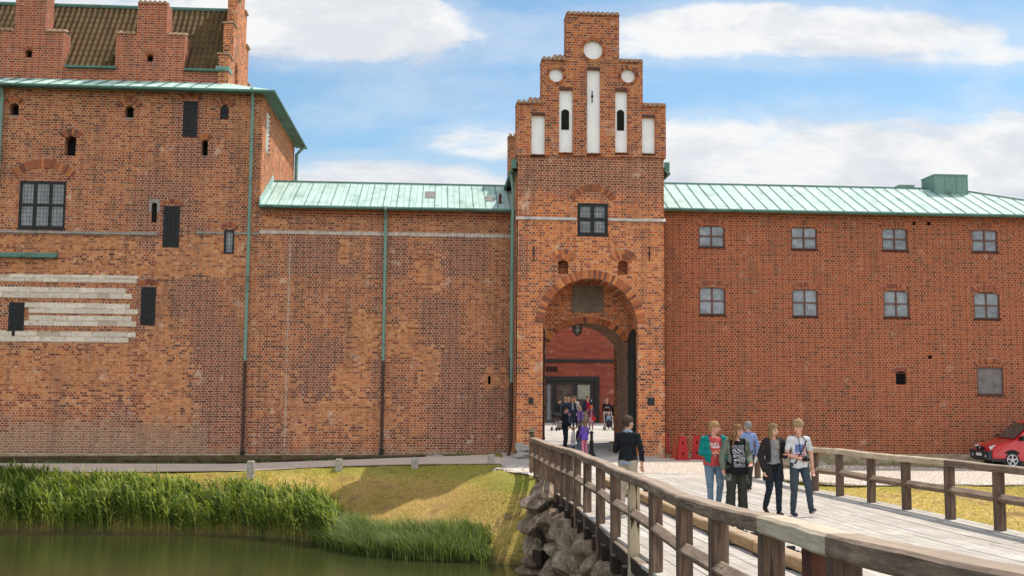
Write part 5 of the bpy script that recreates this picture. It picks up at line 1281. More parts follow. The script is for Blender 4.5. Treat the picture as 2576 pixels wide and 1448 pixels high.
# ------------------------------------------------------------------ terrain
ZWAT = -2.4
WL = sorted([(p.x, p.y) for p in (PZ(a, b, ZWAT) for a, b in ((0,1330),(300,1335),(560,1342),(700,1352),(800,1364),(900,1390),(1050,1405),(1180,1410),(1300,1420)))])
WL = [(-60, WL[0][1])]+WL+[(2.5, WL[-1][1]), (9, -15), (14, -17), (60, -19)]
ZT = [(-60, -.7), (-9, -.7), (-5, -.55), (0, -.38), (1.6, -.3), (9.5, -.42), (14, -.6), (60, -.62)]
TE = []
for a, b, z in ((0,1188,-.7),(300,1189,-.7),(630,1192,-.7),(850,1187,-.68),(1043,1182,-.58),(1235,1177,-.42)):
    p = PZ(a, b, z); TE.append((p.x, p.y))
TE = [(-60, TE[0][1])]+TE+[(1.6, -9.5), (9.5, -9), (14, -8.6), (60, -8.4)]
def sst(t): t = max(0, min(1, t)); return t*t*(3-2*t)
def hgt(x, y):
    if y < -70: return -.6 if y < -76 else -3.3+2.7*(-70-y)/6
    yw, yt, zt = interp(x, WL), interp(x, TE), interp(x, ZT)
    if y > yt: z = zt
    elif y > yw:
        t = (yt-y)/(yt-yw); z = zt + (ZWAT-zt)*(t*.75+.25*t*t)
        z += .06*noise.noise(Vector((x*.7, y*.7, 0)))
    else: z = ZWAT-min(1.1, (yw-y)*.5)
    if y > -15:
        e = min(x-2.7, 9.6-x); k = sst((e+3)/3)*sst((y+14.3)/4.2); a = deckz(y)-.06
        z = z+(max(a, z)-z)*k if y < 0 else a
    if y > 5: z = min(z, -.02)
    return z
def axis(lo, hi, st, far):
    a = list(np.arange(lo, hi+.01, st)); out = []
    v, s = lo, st
    pre = []
    while v > -far: s *= 1.6; v -= s; pre.append(v)
    v, s = hi, st; post = []
    while v < far: s *= 1.6; v += s; post.append(v)
    return pre[::-1]+a+post
ax, ay = axis(-32, 34, .4, 2500), axis(-34, 8, .4, 2500)
gv = [(x, y, hgt(x, y)+(.03*noise.noise(Vector((x*1.3, y*1.3, 3))) if -32 < x < 34 and y < 0 else 0)) for y in ay for x in ax]
W = len(ax)
gf = [(j*W+i, j*W+i+1, (j+1)*W+i+1, (j+1)*W+i) for j in range(len(ay)-1) for i in range(W-1)]
t = NT('grass_bank'); P, N = t.pos(); x, y, z = t.sep(P)
n1 = t.noise(P, .55, 4); n2 = t.noise(P, 3.5, 5, .7); n3 = t.noise(t.scale(P, (1, .6, 1)), 14, 4, .7)
c = t.ramp(t.math('ADD', t.math('MULTIPLY', n1, .65), t.math('MULTIPLY', n2, .4)), [(.36, (.25,.235,.042)), (.5, (.5,.36,.09)), (.64, (.62,.42,.16))])
c = t.mix(t.ramp(n3, [(.35, .75), (.6, .0)]), c, (.09, .085, .02))
dry = t.smooth(t.math('ADD', t.noise(P, 1.1, 4, .7), t.math('MULTIPLY', n3, .35)), .72, .84)
c = t.mix(t.math('MULTIPLY', dry, .7), c, (.13, .075, .04))
br = t.smooth(t.math('ADD', t.math('ABSOLUTE', t.math('ADD', x, 1.2)), t.math('MULTIPLY', n1, 4)), 5.6, 3.6); br = t.math('MULTIPLY', br, t.smooth(z, -.62, -.95)); c = t.mix(t.math('MULTIPLY', br, .45), c, (.27, .15, .065))  # brown soil tint, also painted in to deepen the tower's shadow on the bank
top = t.smooth(z, -.85, -.55); c = t.mix(t.math('MULTIPLY', top, .6), c, (.17, .2, .03))
wet = t.smooth(z, -2.0, -2.5); c = t.mix(t.math('MULTIPLY', wet, .85), c, (.035, .03, .018))
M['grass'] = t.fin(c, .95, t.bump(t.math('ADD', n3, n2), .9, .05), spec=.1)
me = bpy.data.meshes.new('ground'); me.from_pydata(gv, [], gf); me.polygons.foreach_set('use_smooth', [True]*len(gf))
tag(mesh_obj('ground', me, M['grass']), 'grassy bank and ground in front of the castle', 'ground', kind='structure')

def sheet(name, poly, lift, mat, label, cat, zf=None, step=.6):
    V, Fs = triang(poly, [], step); zf = zf or (lambda x, y: hgt(x, y)+.035*0)
    m = MB(); m.add([(a, b, zf(a, b)+lift) for a, b in V], Fs); o = m.build(name, mat); tag(o, label, cat, kind='structure'); return o
t = NT('gravel_path'); P, N = t.pos(); n = t.noise(P, 22, 4, .8); n2 = t.noise(P, 1.2, 4)
c = t.ramp(n, [(.3, (.42,.33,.26)), (.5, (.58,.47,.39)), (.7, (.7,.59,.5))]); c = t.mix(t.ramp(n2, [(.4, .0), (.7, .45)]), c, (.42,.35,.31))
M['gravel'] = t.fin(c, .95, t.bump(n, .6, .01), spec=.1)
def cobble_mat(name, cols, cell, gap=(.12,.09,.07), smooth=.05, bs=.9):
    t = NT(name); P, N = t.pos(); vo = t.n('ShaderNodeTexVoronoi', feature='DISTANCE_TO_EDGE'); vo.inputs['Scale'].default_value = 1/cell; t.l(P, vo.inputs['Vector'])
    vc = t.n('ShaderNodeTexVoronoi'); vc.inputs['Scale'].default_value = 1/cell; t.l(P, vc.inputs['Vector']); r_, g_, b_ = t.sep(vc.outputs['Color'])
    e = t.smooth(vo.outputs['Distance'], .02, .02+smooth*2); c = t.ramp(r_, cols); c = t.mix(t.ramp(t.noise(P, 1.2, 3), [(.4, 0.), (.75, .5)]), c, cols[-1][1])
    c = t.mix(e, gap, c); return t.fin(c, .9, t.bump(e, bs, .03), spec=.2)
M['cobble'] = cobble_mat('cobbles', [(0, (.5,.42,.35)), (.5, (.58,.5,.42)), (1, (.64,.56,.48))], .14, (.43,.36,.3))
M['flatstone'] = cobble_mat('flat_stones', [(0, (.55,.47,.4)), (.5, (.66,.59,.51)), (1, (.74,.68,.6))], .4)
t = NT('paving_slabs'); P, N = t.pos(); bt = t.n('ShaderNodeTexBrick', offset=.4); x, y, z = t.sep(P); t.l(t.comb(t.math('ADD', t.math('MULTIPLY', x, .93), t.math('MULTIPLY', y, .3)), t.math('SUBTRACT', y, t.math('MULTIPLY', x, .25))), bt.inputs['Vector'])
for k, val in (('Color1', (.47,.43,.38,1)), ('Color2', (.6,.56,.51,1)), ('Mortar', (.1,.08,.06,1)), ('Scale', 1.0), ('Mortar Size', .025), ('Mortar Smooth', .3), ('Brick Width', 1.5), ('Row Height', .9)): bt.inputs[k].default_value = val
c = t.mix(t.ramp(t.noise(P, 2.5, 5), [(.35, .55), (.65, 0.)]), bt.outputs['Color'], (.33,.29,.25))
M['slabs'] = t.fin(c, .9, t.bump(t.noise(P, 9, 4), .4, .01), spec=.2)
t = NT('bare_soil'); P, N = t.pos(); n = t.noise(P, 2.4, 5, .7); c = t.ramp(n, [(.32, (.1,.115,.035)), (.46, (.24,.19,.12)), (.7, (.38,.3,.22))]); M['soil'] = t.fin(c, .95, t.bump(n, .7, .03), spec=.1)

pth = [(a, b+.2) for a, b in TE[:7]]+[(TE[6][0]+1.2, TE[6][1]-.2), (2.7, -8.2), (2.95, -5), (2.45, -1.9), (1.9, -.75), (-8, -.7), (-60, -.7)]
pth = [(max(a, -55), b) for a, b in pth]
sheet('path', pth, .03, M['gravel'], 'gravel path along the foot of the castle wall', 'path', step=.8)
sheet('verge', [(-55, -.72), (1.3, -.77), (1.3, .1), (-55, .1)], .05, M['soil'], 'strip of earth and weeds at the foot of the wall', 'ground', step=1.0)
sheet('forecourt', [(3.0, -12.2), (9.5, -12.2), (9.5, -8), (9.2, -2.2), (7.9, -1.75), (7.9, 6.4), (2.5, 6.4), (2.5, -1.8), (2.2, -6), (3.0, -8)], .02, M['slabs'], 'pale paving slabs leading from the bridge through the gateway', 'pavement', zf=lambda x, y: deckz(y)-.03)
sheet('cobbles', [(6.3, -9.5), (9.3, -10.5), (14, -9.2), (55, -8.6), (55, -3.3), (20, -3.2), (11, -3.0), (8.4, -2.2), (7.6, -2.9)], .05, M['cobble'], 'pale cobbled strip curving from the gateway to the right', 'pavement', zf=lambda x, y: hgt(x, y)+(.012 if x < 9.7 else 0), step=.4)
sheet('soil', [(8.6, -2.2), (11, -2.98), (20, -3.18), (55, -3.28), (55, .1), (8.6, .1)], .04, M['soil'], 'bare brown soil below the right wing wall', 'ground')
sheet('courtyard', [(-12, 6.41), (26, 6.41), (26, 31.2), (-12, 31.2)], .03, M['slabs'], 'sunlit paved courtyard behind the gateway', 'pavement', zf=lambda x, y: deckz(y)-.026, step=3)
fs_ = [PZ(a, b, -.45) for a, b in ((1252,1192),(1275,1183),(1310,1172),(1335,1168))]
sheet('stone_apron', [(p.x, p.y) for p in [PZ(1238,1193,-.5), PZ(1290,1212,-.6), PZ(1345,1222,-.6), PZ(1352,1200,-.4), PZ(1340,1168,-.3), PZ(1290,1176,-.38)]], .035, M['flatstone'], 'pale flat stones paving the slope beside the bridge end', 'pavement', step=.25)

# water
t = NT('moat_water'); P, N = t.pos()
h = t.math('ADD', t.noise(t.scale(P, (1.2, 3.2, 1)), 1.6, 3, .6), t.math('MULTIPLY', t.noise(t.scale(P, (2, 5, 1)), 5, 2), .35))
M['water'] = t.fin((.034,.038,.013), .04, t.bump(h, .2, .05), spec=.6)
tag(MB().add([(-400,-72,ZWAT), (400,-72,ZWAT), (400,-8,ZWAT), (-400,-8,ZWAT)], [(0,1,2,3)]).build('water', M['water']), 'dark green moat water', 'water', kind='structure')

# ------------------------------------------------------------------ reeds and long grass
def blade_mesh(name, stems, mat):
    V = []; Fq = []; C = []
    for (bx, by, bz, h, lean, la, leaves, w0, ln) in stems:
        d = Vector((math.cos(la), math.sin(la), 0)); pr = Vector((1, 0, 0))
        tip = lambda s: Vector((bx, by, bz))+Zv*(h*s*(1-.12*lean*s))+d*(lean*h*s*s*.5)
        b = len(V); g = random.uniform(0, 1)
        for s in (0, .45, 1):
            p = tip(s); w = .006*(1-.6*s); V += [tuple(p-pr*w), tuple(p+pr*w)]
        Fq += [(b, b+1, b+3, b+2), (b+2, b+3, b+5, b+4)]; C += [(s, g) for s in (0, 0, .45, .45, 1, 1)]
        for k in range(leaves):
            s = .22+.78*(k+random.random())/leaves; p = tip(s); a = random.gauss(math.pi*.95, .95) if random.random() < .75 else random.uniform(0, 6.28)
            L = ln*random.uniform(.6, 1.15)*(1.0-.25*s); e = Vector((math.cos(a), math.sin(a)*.9, 0)); rise = random.uniform(.25, 1.9); e = e*.85
            q1 = p+e*L*.45+Zv*L*.45*rise; q2 = q1+e*L*.5+Zv*L*(.3*rise-.16); nrm = e.cross(Zv)*.8+Zv*random.uniform(-.5,.5); nrm.normalize(); w = w0*random.uniform(.7, 1.2); b = len(V)
            V += [tuple(p-nrm*w*.5), tuple(p+nrm*w*.5), tuple(q1-nrm*w), tuple(q1+nrm*w), tuple(q2)]
            Fq += [(b, b+1, b+3, b+2), (b+2, b+3, b+4)]; g2 = min(1, max(0, g+random.uniform(-.3, .3))); C += [(s, g2)]*2+[(s+.05, g2)]*2+[(s, g2)]
    me = bpy.data.meshes.new(name); me.from_pydata(V, [], Fq)
    at = me.attributes.new('lf', 'FLOAT_VECTOR', 'POINT'); at.data.foreach_set('vector', [v for c in C for v in (c[0], c[1], 0)])
    me.update(); return mesh_obj(name, me, mat)
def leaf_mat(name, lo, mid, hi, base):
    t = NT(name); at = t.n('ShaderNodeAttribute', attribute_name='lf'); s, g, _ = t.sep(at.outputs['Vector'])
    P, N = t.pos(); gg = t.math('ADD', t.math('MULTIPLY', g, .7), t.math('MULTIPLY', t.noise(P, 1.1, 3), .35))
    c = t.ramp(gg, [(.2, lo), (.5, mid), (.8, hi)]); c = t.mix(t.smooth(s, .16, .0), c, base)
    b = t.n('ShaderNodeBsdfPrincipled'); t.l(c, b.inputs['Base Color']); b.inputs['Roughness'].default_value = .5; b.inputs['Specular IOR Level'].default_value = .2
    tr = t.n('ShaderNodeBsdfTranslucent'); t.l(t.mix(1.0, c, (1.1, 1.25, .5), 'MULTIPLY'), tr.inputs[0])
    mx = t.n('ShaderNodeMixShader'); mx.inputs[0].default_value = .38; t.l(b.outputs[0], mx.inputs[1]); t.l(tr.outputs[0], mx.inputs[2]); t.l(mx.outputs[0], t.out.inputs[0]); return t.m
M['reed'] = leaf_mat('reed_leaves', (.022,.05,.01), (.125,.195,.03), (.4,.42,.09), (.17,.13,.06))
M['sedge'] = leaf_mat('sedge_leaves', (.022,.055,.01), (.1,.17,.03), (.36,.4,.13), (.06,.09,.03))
st = []
xa, xb = -24, PZ(850, 1370, ZWAT).x
for _ in range(5600):
    x = random.uniform(xa, xb); yw = interp(x, WL); d = random.random()**.8*1.9-.25; y = yw+d
    dn = noise.noise(Vector((x*.5, y*.6, 5)))
    if dn < -.28 and random.random() < .6: continue
    edge = sst((xb-x)/1.2+.25); bz = max(hgt(x, y), ZWAT-.1); h = max(.3, (-1.3+.5*noise.noise(Vector((x*.45, 1, 9)))+random.gauss(0, .24)-bz)*(.55+.45*edge))*(1 if random.random() > .03 else 1.2)
    st.append((x, y, bz, h, random.uniform(.05, .5), random.gauss(math.pi, .8), 8, .018, .44))
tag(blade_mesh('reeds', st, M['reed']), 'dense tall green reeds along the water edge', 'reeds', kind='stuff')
st = []; xs0, xs1 = PZ(790, 1370, ZWAT).x, PZ(1232, 1412, ZWAT).x
for i in range(1000):
    tx = random.uniform(xs0, xs1); yw = interp(tx, WL); y = yw+random.uniform(-.2, 1.1)
    f = (tx-xs0)/(xs1-xs0); cl = noise.noise(Vector((tx*1.1, y, 2)))
    h = (.72+.3*f+.25*cl)*random.uniform(.75, 1.1)*(.25+.75*sst((1.02-f)/.3)); bz = max(hgt(tx, y), ZWAT-.1)
    for k in range(13):
        a = random.gauss(math.pi*1.05, 1.1); st.append((tx+random.gauss(0, .06), y+random.gauss(0, .06), bz, h*random.uniform(.7, 1.1), random.uniform(.3, 1.5)*(1-.45*f), a, 0, .01, .3))
def sedge_mesh(name, stems, mat):
    V = []; Fq = []; C = []
    for (bx, by, bz, h, lean, la, _, w0, __) in stems:
        d = Vector((math.cos(la), math.sin(la), 0)); pr = d.cross(Zv)*.5+Vector((.6, 0, 0)); pr.normalize(); b = len(V); g = random.random()
        for s in (0, .35, .7, 1):
            p = Vector((bx, by, bz))+Zv*(h*(s-.28*lean*s*s*s))+d*(lean*h*.75*s*s); w = .012*(1-s*.95); V += [tuple(p-pr*w), tuple(p+pr*w)]; C += [(s, g)]*2
        Fq += [(b+2*i, b+2*i+1, b+2*i+3, b+2*i+2) for i in range(3)]
    me = bpy.data.meshes.new(name); me.from_pydata(V, [], Fq)
    at = me.attributes.new('lf', 'FLOAT_VECTOR', 'POINT'); at.data.foreach_set('vector', [v for c in C for v in (c[0], c[1], 0)]); me.update(); return mesh_obj(name, me, mat)
tag(sedge_mesh('long_grass', st, M['sedge']), 'arching long grass at the water edge beside the reeds', 'long grass', kind='stuff')
st = []
for _ in range(900):     # weeds at the wall foot, on the bank crest and right of the bridge
    k = random.random()
    if k < .4:
        x = random.uniform(-20, 1.2); y = random.uniform(-.8, -.1)
        if noise.noise(Vector((x*.8, 3, 1))) < .0: continue
        h = random.uniform(.05, .22)
    elif k < .6: x = random.uniform(9, 22); y = random.uniform(-.9, -.15); h = random.uniform(.05, .2)
    else: x = random.uniform(9.9, 13); y = interp(x, WL)+random.uniform(-1, 4.2); h = random.uniform(.2, .55)
    for q in range(9): st.append((x+random.gauss(0, .1), y+random.gauss(0, .08), hgt(x, y)+.02, h*random.uniform(.6, 1.2), random.uniform(.2, 1.2), random.uniform(0, 6.28), 0, .01, .3))
tag(sedge_mesh('weeds', st, M['sedge']), 'low weeds and grass tufts at the wall foot and beside the bridge', 'weeds', kind='stuff')
st = []
for _ in range(26000):
    x = random.uniform(-16, 1.9); yt = interp(x, TE); yw = interp(x, WL); y = random.uniform(yw+.3, yt)
    st.append((x, y, hgt(x, y)-.01, random.uniform(.03, .085), random.uniform(.3, 1.4), random.uniform(0, 6.28), 0, .01, .1))
for _ in range(9000):
    x = random.uniform(9.7, 20); y = random.uniform(-17, -8.7); st.append((x, y, hgt(x, y)-.01, random.uniform(.03, .09), random.uniform(.3, 1.4), random.uniform(0, 6.28), 0, .01, .1))
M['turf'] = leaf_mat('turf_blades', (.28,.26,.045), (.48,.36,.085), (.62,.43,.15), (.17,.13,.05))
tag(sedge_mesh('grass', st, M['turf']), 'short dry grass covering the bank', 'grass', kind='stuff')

# ------------------------------------------------------------------ stones
def boulder(name, c, s, seed, mat, parent=None, sub=3, rough=.06):
    import bmesh
    bm = bmesh.new(); bmesh.ops.create_icosphere(bm, subdivisions=sub, radius=1)
    rr_ = random.Random(seed); pls = []
    for _ in range(9): q_ = Vector((rr_.gauss(0,1), rr_.gauss(0,1), rr_.gauss(0,1))).normalized(); pls.append((q_, rr_.uniform(.5, .78)))
    for v in bm.verts:
        p = v.co.copy()
        for q_, d_ in pls:
            e_ = p.dot(q_)-d_
            if e_ > 0: p -= q_*e_
        p *= 1.28; k = 1+rough*noise.noise(p*1.1+Vector((seed, 0, 0)))*1.6+rough*.5*noise.noise(p*2.6+Vector((0, seed, 0)))
        q = p*k
        v.co = Vector((q.x*s[0], q.y*s[1], q.z*s[2]))+Vector(c)
    me = bpy.data.meshes.new(name); bm.to_mesh(me); bm.free(); me.polygons.foreach_set('use_smooth', [name != 'boulder']*len(me.polygons))
    return mesh_obj(name, me, mat, parent)
t = NT('boulder_stone'); P, N = t.pos(); n = t.noise(P, 2.2, 6, .7); n2 = t.noise(P, 11, 4, .7); x, y, z = t.sep(P)
c = t.ramp(n, [(.34, (.1,.068,.045)), (.5, (.28,.2,.135)), (.64, (.46,.36,.26))]); c = t.mix(t.ramp(n2, [(.35, .6), (.6, 0.)]), c, (.09,.07,.06)); c = t.mix(t.smooth(z, -1.9, -2.4), c, (.04,.035,.025))
M['boulder'] = t.fin(c, .95, t.bump(n2, 1.0, .05), spec=.1)
SP = thing('stone_pier', 'tall pier of stacked rounded boulders under the far end of the bridge', 'stone pier', (2.5, -16.4, -2.4))
for i, (px, py, rx, rz) in enumerate(((1352,1405,.38,.26),(1357,1372,.36,.3),(1350,1318,.4,.33),(1367,1292,.4,.32),(1352,1262,.36,.25),(1376,1245,.34,.3),(1384,1330,.35,.4),(1388,1385,.34,.4),(1345,1432,.55,.16),(1400,1270,.35,.3))):
    p = PY(px, py, -16.6+.25*(i % 2)); P_(boulder('boulder', p, (rx, .55, rz), i*3.1, M['boulder'], SP))
SW = thing('stone_wall', 'rough grey boulder wall under the left edge of the bridge', 'stone wall', (2.7, -24, -2.4))
k = 0
for yy in np.arange(-28.5, -18.2, .62):
    for r in range(4):
        zc = -2.35+.52*r
        if zc > -.55: continue
        x0 = 3.12+.1*math.sin(yy*2+r)-.08*(3-r)*0-(1-r/4)*.28
        P_(boulder('boulder', (x0+random.uniform(-.1, .1), yy+random.uniform(-.1, .1)+.3*(r % 2), zc), (random.uniform(.38, .5), random.uniform(.34, .44), random.uniform(.28, .36)), k*1.7, M['boulder'], SW, 3, .07)); k += 1
P_(MB().box(3.1, 3.9, -28.5, -18.4, -3, -.75).build('core', M['boulder'], SW))
P_(MB().box(2.6, 9, -16.4, -14.0, -3, -.75).build('core', M['boulder'], SP))
for i, (px, py, s, lab) in enumerate(((1314, 1130, (.33,.3,.27), 'rounded grey boulder at the left foot of the gate tower'), (1310, 1147, (.36,.3,.15), 'low flat grey boulder in front of the rounded one at the tower foot'))):
    p = PY(px, py, TY-.35-.4*i); tag(boulder('boulder', p, s, 40+i, M['stone_grey']), lab, 'boulder', 'boulders at the tower foot')
for px, py, s, lab in ((1083, 1157, (.28,.12,.06), 'flat broken slab lying left at the foot of the low wing wall'), (1102, 1152, (.33,.14,.06), 'flat broken slab lying right at the foot of the low wing wall')):
    p = PY(px, py, -.7); tag(boulder('stone_slab', (p.x, p.y, hgt(p.x, p.y)+.06), s, px, M['stone_grey'], None, 2), lab, 'stone slab', 'slabs at the wall foot')
for i, (px, lab) in enumerate(((2033, 'left'), (2052, 'middle'), (2066, 'right'))):
    p = PY(px, 1150, -1.2); tag(boulder('rubble_stone', (p.x, p.y, hgt(p.x, p.y)+.05), (.16+.03*i, .12, .1), px, M['stone_grey'], None, 2), 'small rubble stone below the right wing, %s of three' % lab, 'stone', 'rubble stones')
p = PY(1545, 1093, TY+2.1); tag(boulder('kerb_stone', (p.x+.05, p.y, hgt(p.x, 1)+.1), (.3, .5, .16), 77, M['granite'], None, 2), 'low granite block at the right side inside the gateway', 'stone block')
p = PY(1640, 1148, TY-.25); tag(boulder('foot_stone', (p.x-.2, p.y, -.32), (.75, .25, .14), 79, M['stone_grey'], None, 2), 'flat grey stone step at the right foot of the gate tower', 'stone')
# granite path bollards
NB = ['granite path bollard farthest left, beside the long drainpipe', 'granite path bollard second from the left', 'granite path bollard standing in the tower shadow, third from the left', 'granite path bollard nearest the bridge']
for i, (px, yt_, yb_) in enumerate(((630,1160,1193),(852,1154,1187),(1043,1148,1182),(1236,1141,1175))):
    p = PZ(px, yb_, [-.68,-.66,-.56,-.42][i]); h = .47; m = MB()
    prf = []
    for s, z_ in ((.13, -.15), (.125, .2), (.12, h-.03), (.1, h)): prf.append((s, z_))
    vs = []
    for s, z_ in prf:
        for a, b in ((-1,-.9), (-.9,-1), (.9,-1), (1,-.9), (1,.9), (.9,1), (-.9,1), (-1,.9)): vs.append((p.x+a*s+random.uniform(-.006,.006), p.y+b*s+random.uniform(-.006,.006), p.z+z_+random.uniform(-.01,.01)))
    m.add(vs, [(r*8+q, r*8+(q+1) % 8, (r+1)*8+(q+1) % 8, (r+1)*8+q) for r in range(3) for q in range(8)]+[tuple(range(24, 32))])
    tag(m.build('stone_bollard', M['granite']), NB[i], 'bollard', 'granite bollards along the path')

# ------------------------------------------------------------------ bridge
CX_L = [(0,1.95),(3.8,2.05),(5.6,2.15),(7.6,2.32),(9.8,2.5),(11.5,2.57),(13.5,2.68),(15.35,2.76),(17.7,2.83),(23,2.95),(35,3.0),(60,3.0)]
def xl(y): return interp(y+44, CX_L)
XR = 9.45; YEND = -11.6
BR = thing('footbridge', 'wide timber footbridge with pale weathered plank deck crossing the moat', 'bridge', (6, -20, 0))
m = MB(); random.seed(11); gr = []
pw = .205; x = 2.0
while x < XR+.25:
    y = -47+random.uniform(0, 3)
    while y < YEND:
        L = random.uniform(3.2, 4.6); y2 = min(y+L, YEND)
        xm = x+pw/2
        segs = [y+(y2-y)*i/4 for i in range(5)]
        def pl(z0, z1):
            pass
        c = random.uniform(.46, .6); m.col = (c, c*random.uniform(.90,.95), c*random.uniform(.8,.88)); jit = random.uniform(-.004, .004)
        for a, b in zip(segs[:-1], segs[1:]):
            if xm < max(xl(a), xl(b))+.0: continue
            if 4.25 < xm < 4.38 and False: continue
            za, zb = deckz(a)+jit, deckz(b)+jit; g = .006
            e0 = .004 if a == y else 0; e1 = .006 if b == y2 else 0
            vs = [(x+g, a+e0, za-.05), (x+pw-g, a+e0, za-.05), (x+pw-g, b-e1, zb-.05), (x+g, b-e1, zb-.05), (x+g, a+e0, za), (x+pw-g, a+e0, za), (x+pw-g, b-e1, zb), (x+g, b-e1, zb)]
            m.add(vs, [(0,3,2,1), (4,5,6,7), (1,2,6,5), (3,0,4,7)]+([(0,1,5,4)] if a == y else [])+([(2,3,7,6)] if b == y2 else []))
        y = y2
    x += pw
t = NT('deck_planks'); at = t.n('ShaderNodeAttribute', attribute_name='bc'); P, N = t.pos(); gn = t.noise(t.scale(P, (14, .5, 1)), 2.0, 5, .7); n2 = t.noise(P, 1.1, 4); n3 = t.noise(P, 6, 4, .7)
c = t.mix(t.ramp(gn, [(.35, .5), (.6, 0.)]), at.outputs['Color'], (.25,.21,.17)); c = t.mix(t.ramp(n2, [(.42, .5), (.62, 0.)]), c, (.34,.29,.24)); c = t.mix(t.ramp(n3, [(.34, .4), (.5, 0.)]), c, (.24,.2,.16))
M['deck'] = t.fin(c, .85, t.bump(gn, .5, .008), spec=.2)
P_(m.build('deck_planks', M['deck'], BR))
# substructure
ys_ = [YEND-.1-1.6*i for i in range(23)]
m = MB()
for i in range(len(ys_)-1):
    a, b = ys_[i], ys_[i+1]; m.beam((xl(a)+.02, a, deckz(a)-.16), (xl(b)+.02, b, deckz(b)-.16), .14, .22, 2, .006)
P_(set_grain(m.build('edge_beam', M['wood_dark'], BR), (0,1,0)))
m = MB()
for i in range(len(ys_)-1):
    a, b = ys_[i], ys_[i+1]; m.beam((XR+.2, a, deckz(a)-.16), (XR+.2, b, deckz(b)-.16), .14, .22, 2, .006)
P_(set_grain(m.build('edge_beam', M['wood_dark'], BR), (0,1,0)))
m = MB()
for yy in np.arange(YEND-.5, -46, -1.25):
    m.beam((xl(yy)-.12, yy, deckz(yy)-.36), (XR+.3, yy, deckz(yy)-.36), .2, .26, 2, .005)
P_(set_grain(m.build('cross_beams', M['wood_dark'], BR), (1,0,0)))
m = MB()
for yy in (-15.4, -20.0, -25.2, -30.4, -35.6, -40.8):
    for xx in (xl(yy)+.5, 5.2, 7.3, 9.2): m.beam((xx, yy, -3.6), (xx, yy, deckz(yy)-.5), .3, .3, 3, .01)
P_(set_grain(m.build('piles', M['wood_dark'], BR), (0,0,1)))
m = MB(); m.box(xl(-16.2)+.05, XR, -16.3, -15.9, -2.6, -.5); P_(set_grain(m.build('abutment_boards', M['wood_dark'], BR), (1,0,0)))
p = PY(1365, 1395, -17.2); m = MB(); m.beam((p.x-.15, p.y, p.z-.05), (p.x+.6, p.y+.6, p.z-.0), .3, .36, 2, .01); m.beam((PY(1352,1320,-17.3)), (PY(1385,1415,-17.1)), .1, .1, 2, .01); P_(set_grain(m.build('timber_brace', M['wood_dark'], BR), (1,0,0)))
# kerb timber with brackets
yk = [-14.3, -18.0, -21.6, -25.1, -28.9, -32.6, -36.5, -40.5, -45]
for i in range(len(yk)-1):
    a, b = yk[i], yk[i+1]; m = MB(); m.beam((4.5, a-.02, deckz(a)+.1), (4.5, b+.02, deckz(b)+.1), .24, .17, 6, .006, ch=.02)
    P_(set_grain(m.build('kerb_beam', M['wood_yellow'], BR), (0,1,0)))
for yy in np.arange(-14.8, -44, -1.3): P_(MB().box(4.36, 4.6, yy-.12, yy+.12, deckz(yy)+.001, deckz(yy)+.03).build('kerb_block', M['wood_dark'], BR))
for D in (26.5, 24.0, 21.75, 20.9, 19.0, 18.2, 17.4, 15.6, 15.0, 13.4, 11.8):
    yy = -44+D-.3; z0 = deckz(yy); m = MB(); m.box(5.0-.11, 5.0+.11, yy-.04, yy+.04, z0+.004, z0+.02); m.box(4.94, 5.05, yy-.03, yy+.03, z0+.021, z0+.085)
    P_(m.build('iron_bracket', M['iron'], BR))

def railing(label, Ds, xf, palesecs, whitepost=None, sections=None, name='bridge_railing'):
    Rl = thing(name, label, 'railing', (xf(-44+Ds[len(Ds)//2]), -44+Ds[len(Ds)//2], 0)); ps = []
    for i, D in enumerate(Ds):
        y = -44+D; x = xf(y); z = deckz(y); first = i == 0
        zt = z+1.0+(.28 if first else 0); m = MB(); lo = .75 if D > 22 else .55
        m.beam((x, y, z-lo), (x, y, zt), .15, .17, 4, .005)
        if first: m.add([(x-.12,y-.13,zt), (x+.12,y-.13,zt), (x+.12,y+.13,zt), (x-.12,y+.13,zt), (x,y,zt+.16)], [(0,1,4), (1,2,4), (2,3,4), (3,0,4), (3,2,1,0)])
        mat = M['wood']
        if whitepost is not None and abs(D-whitepost) < .1: mat = M['post_pale']
        P_(set_grain(m.build('post', mat, Rl), (0,0,1)))
    # top rail sections with slightly different heights, joints over posts
    tops = [(xf(-44+D), -44+D, deckz(-44+D)+1.03+random.uniform(-.015, .015)) for D in Ds]
    i = 0
    while i < len(Ds)-1:
        j = min(len(Ds)-1, i+(sections.get(i, 2) if sections else 2)); m = MB()
        for q in range(i, j):
            a, b = Vector(tops[q]), Vector(tops[q+1]); ext = .02
            m.beam(a, b, .2, .125, 5, .005, ch=.018)
        mat = M['wood_rail']
        for (s0, s1, mt) in palesecs:
            if s0 <= i and j <= s1: mat = M[mt]
        P_(set_grain(m.build('top_rail', mat, Rl), (Vector(tops[j])-Vector(tops[i]))))
        i = j
    for q in range(len(Ds)-1):
        a, b = Vector(tops[q]), Vector(tops[q+1]); a = a-Zv*.5; b = b-Zv*.5; d = (b-a).normalized(); m = MB(); m.beam(a+d*.06, b-d*.06, .12, .12, 3, .004, roll=math.pi/4, ch=.012)
        P_(set_grain(m.build('mid_rail', M['wood_rail'], Rl), d))
    return Rl
t = NT('stained_post'); at = t.n('ShaderNodeAttribute', attribute_name='gr'); P, N = t.pos(); x, y, z = t.sep(P)
n = t.noise(at.outputs['Vector'], 10, 4); c = t.ramp(n, [(.3, (.36,.27,.16)), (.7, (.56,.47,.33))]); s = t.noise(t.scale(P, (22, 22, 1.2)), 1, 3)
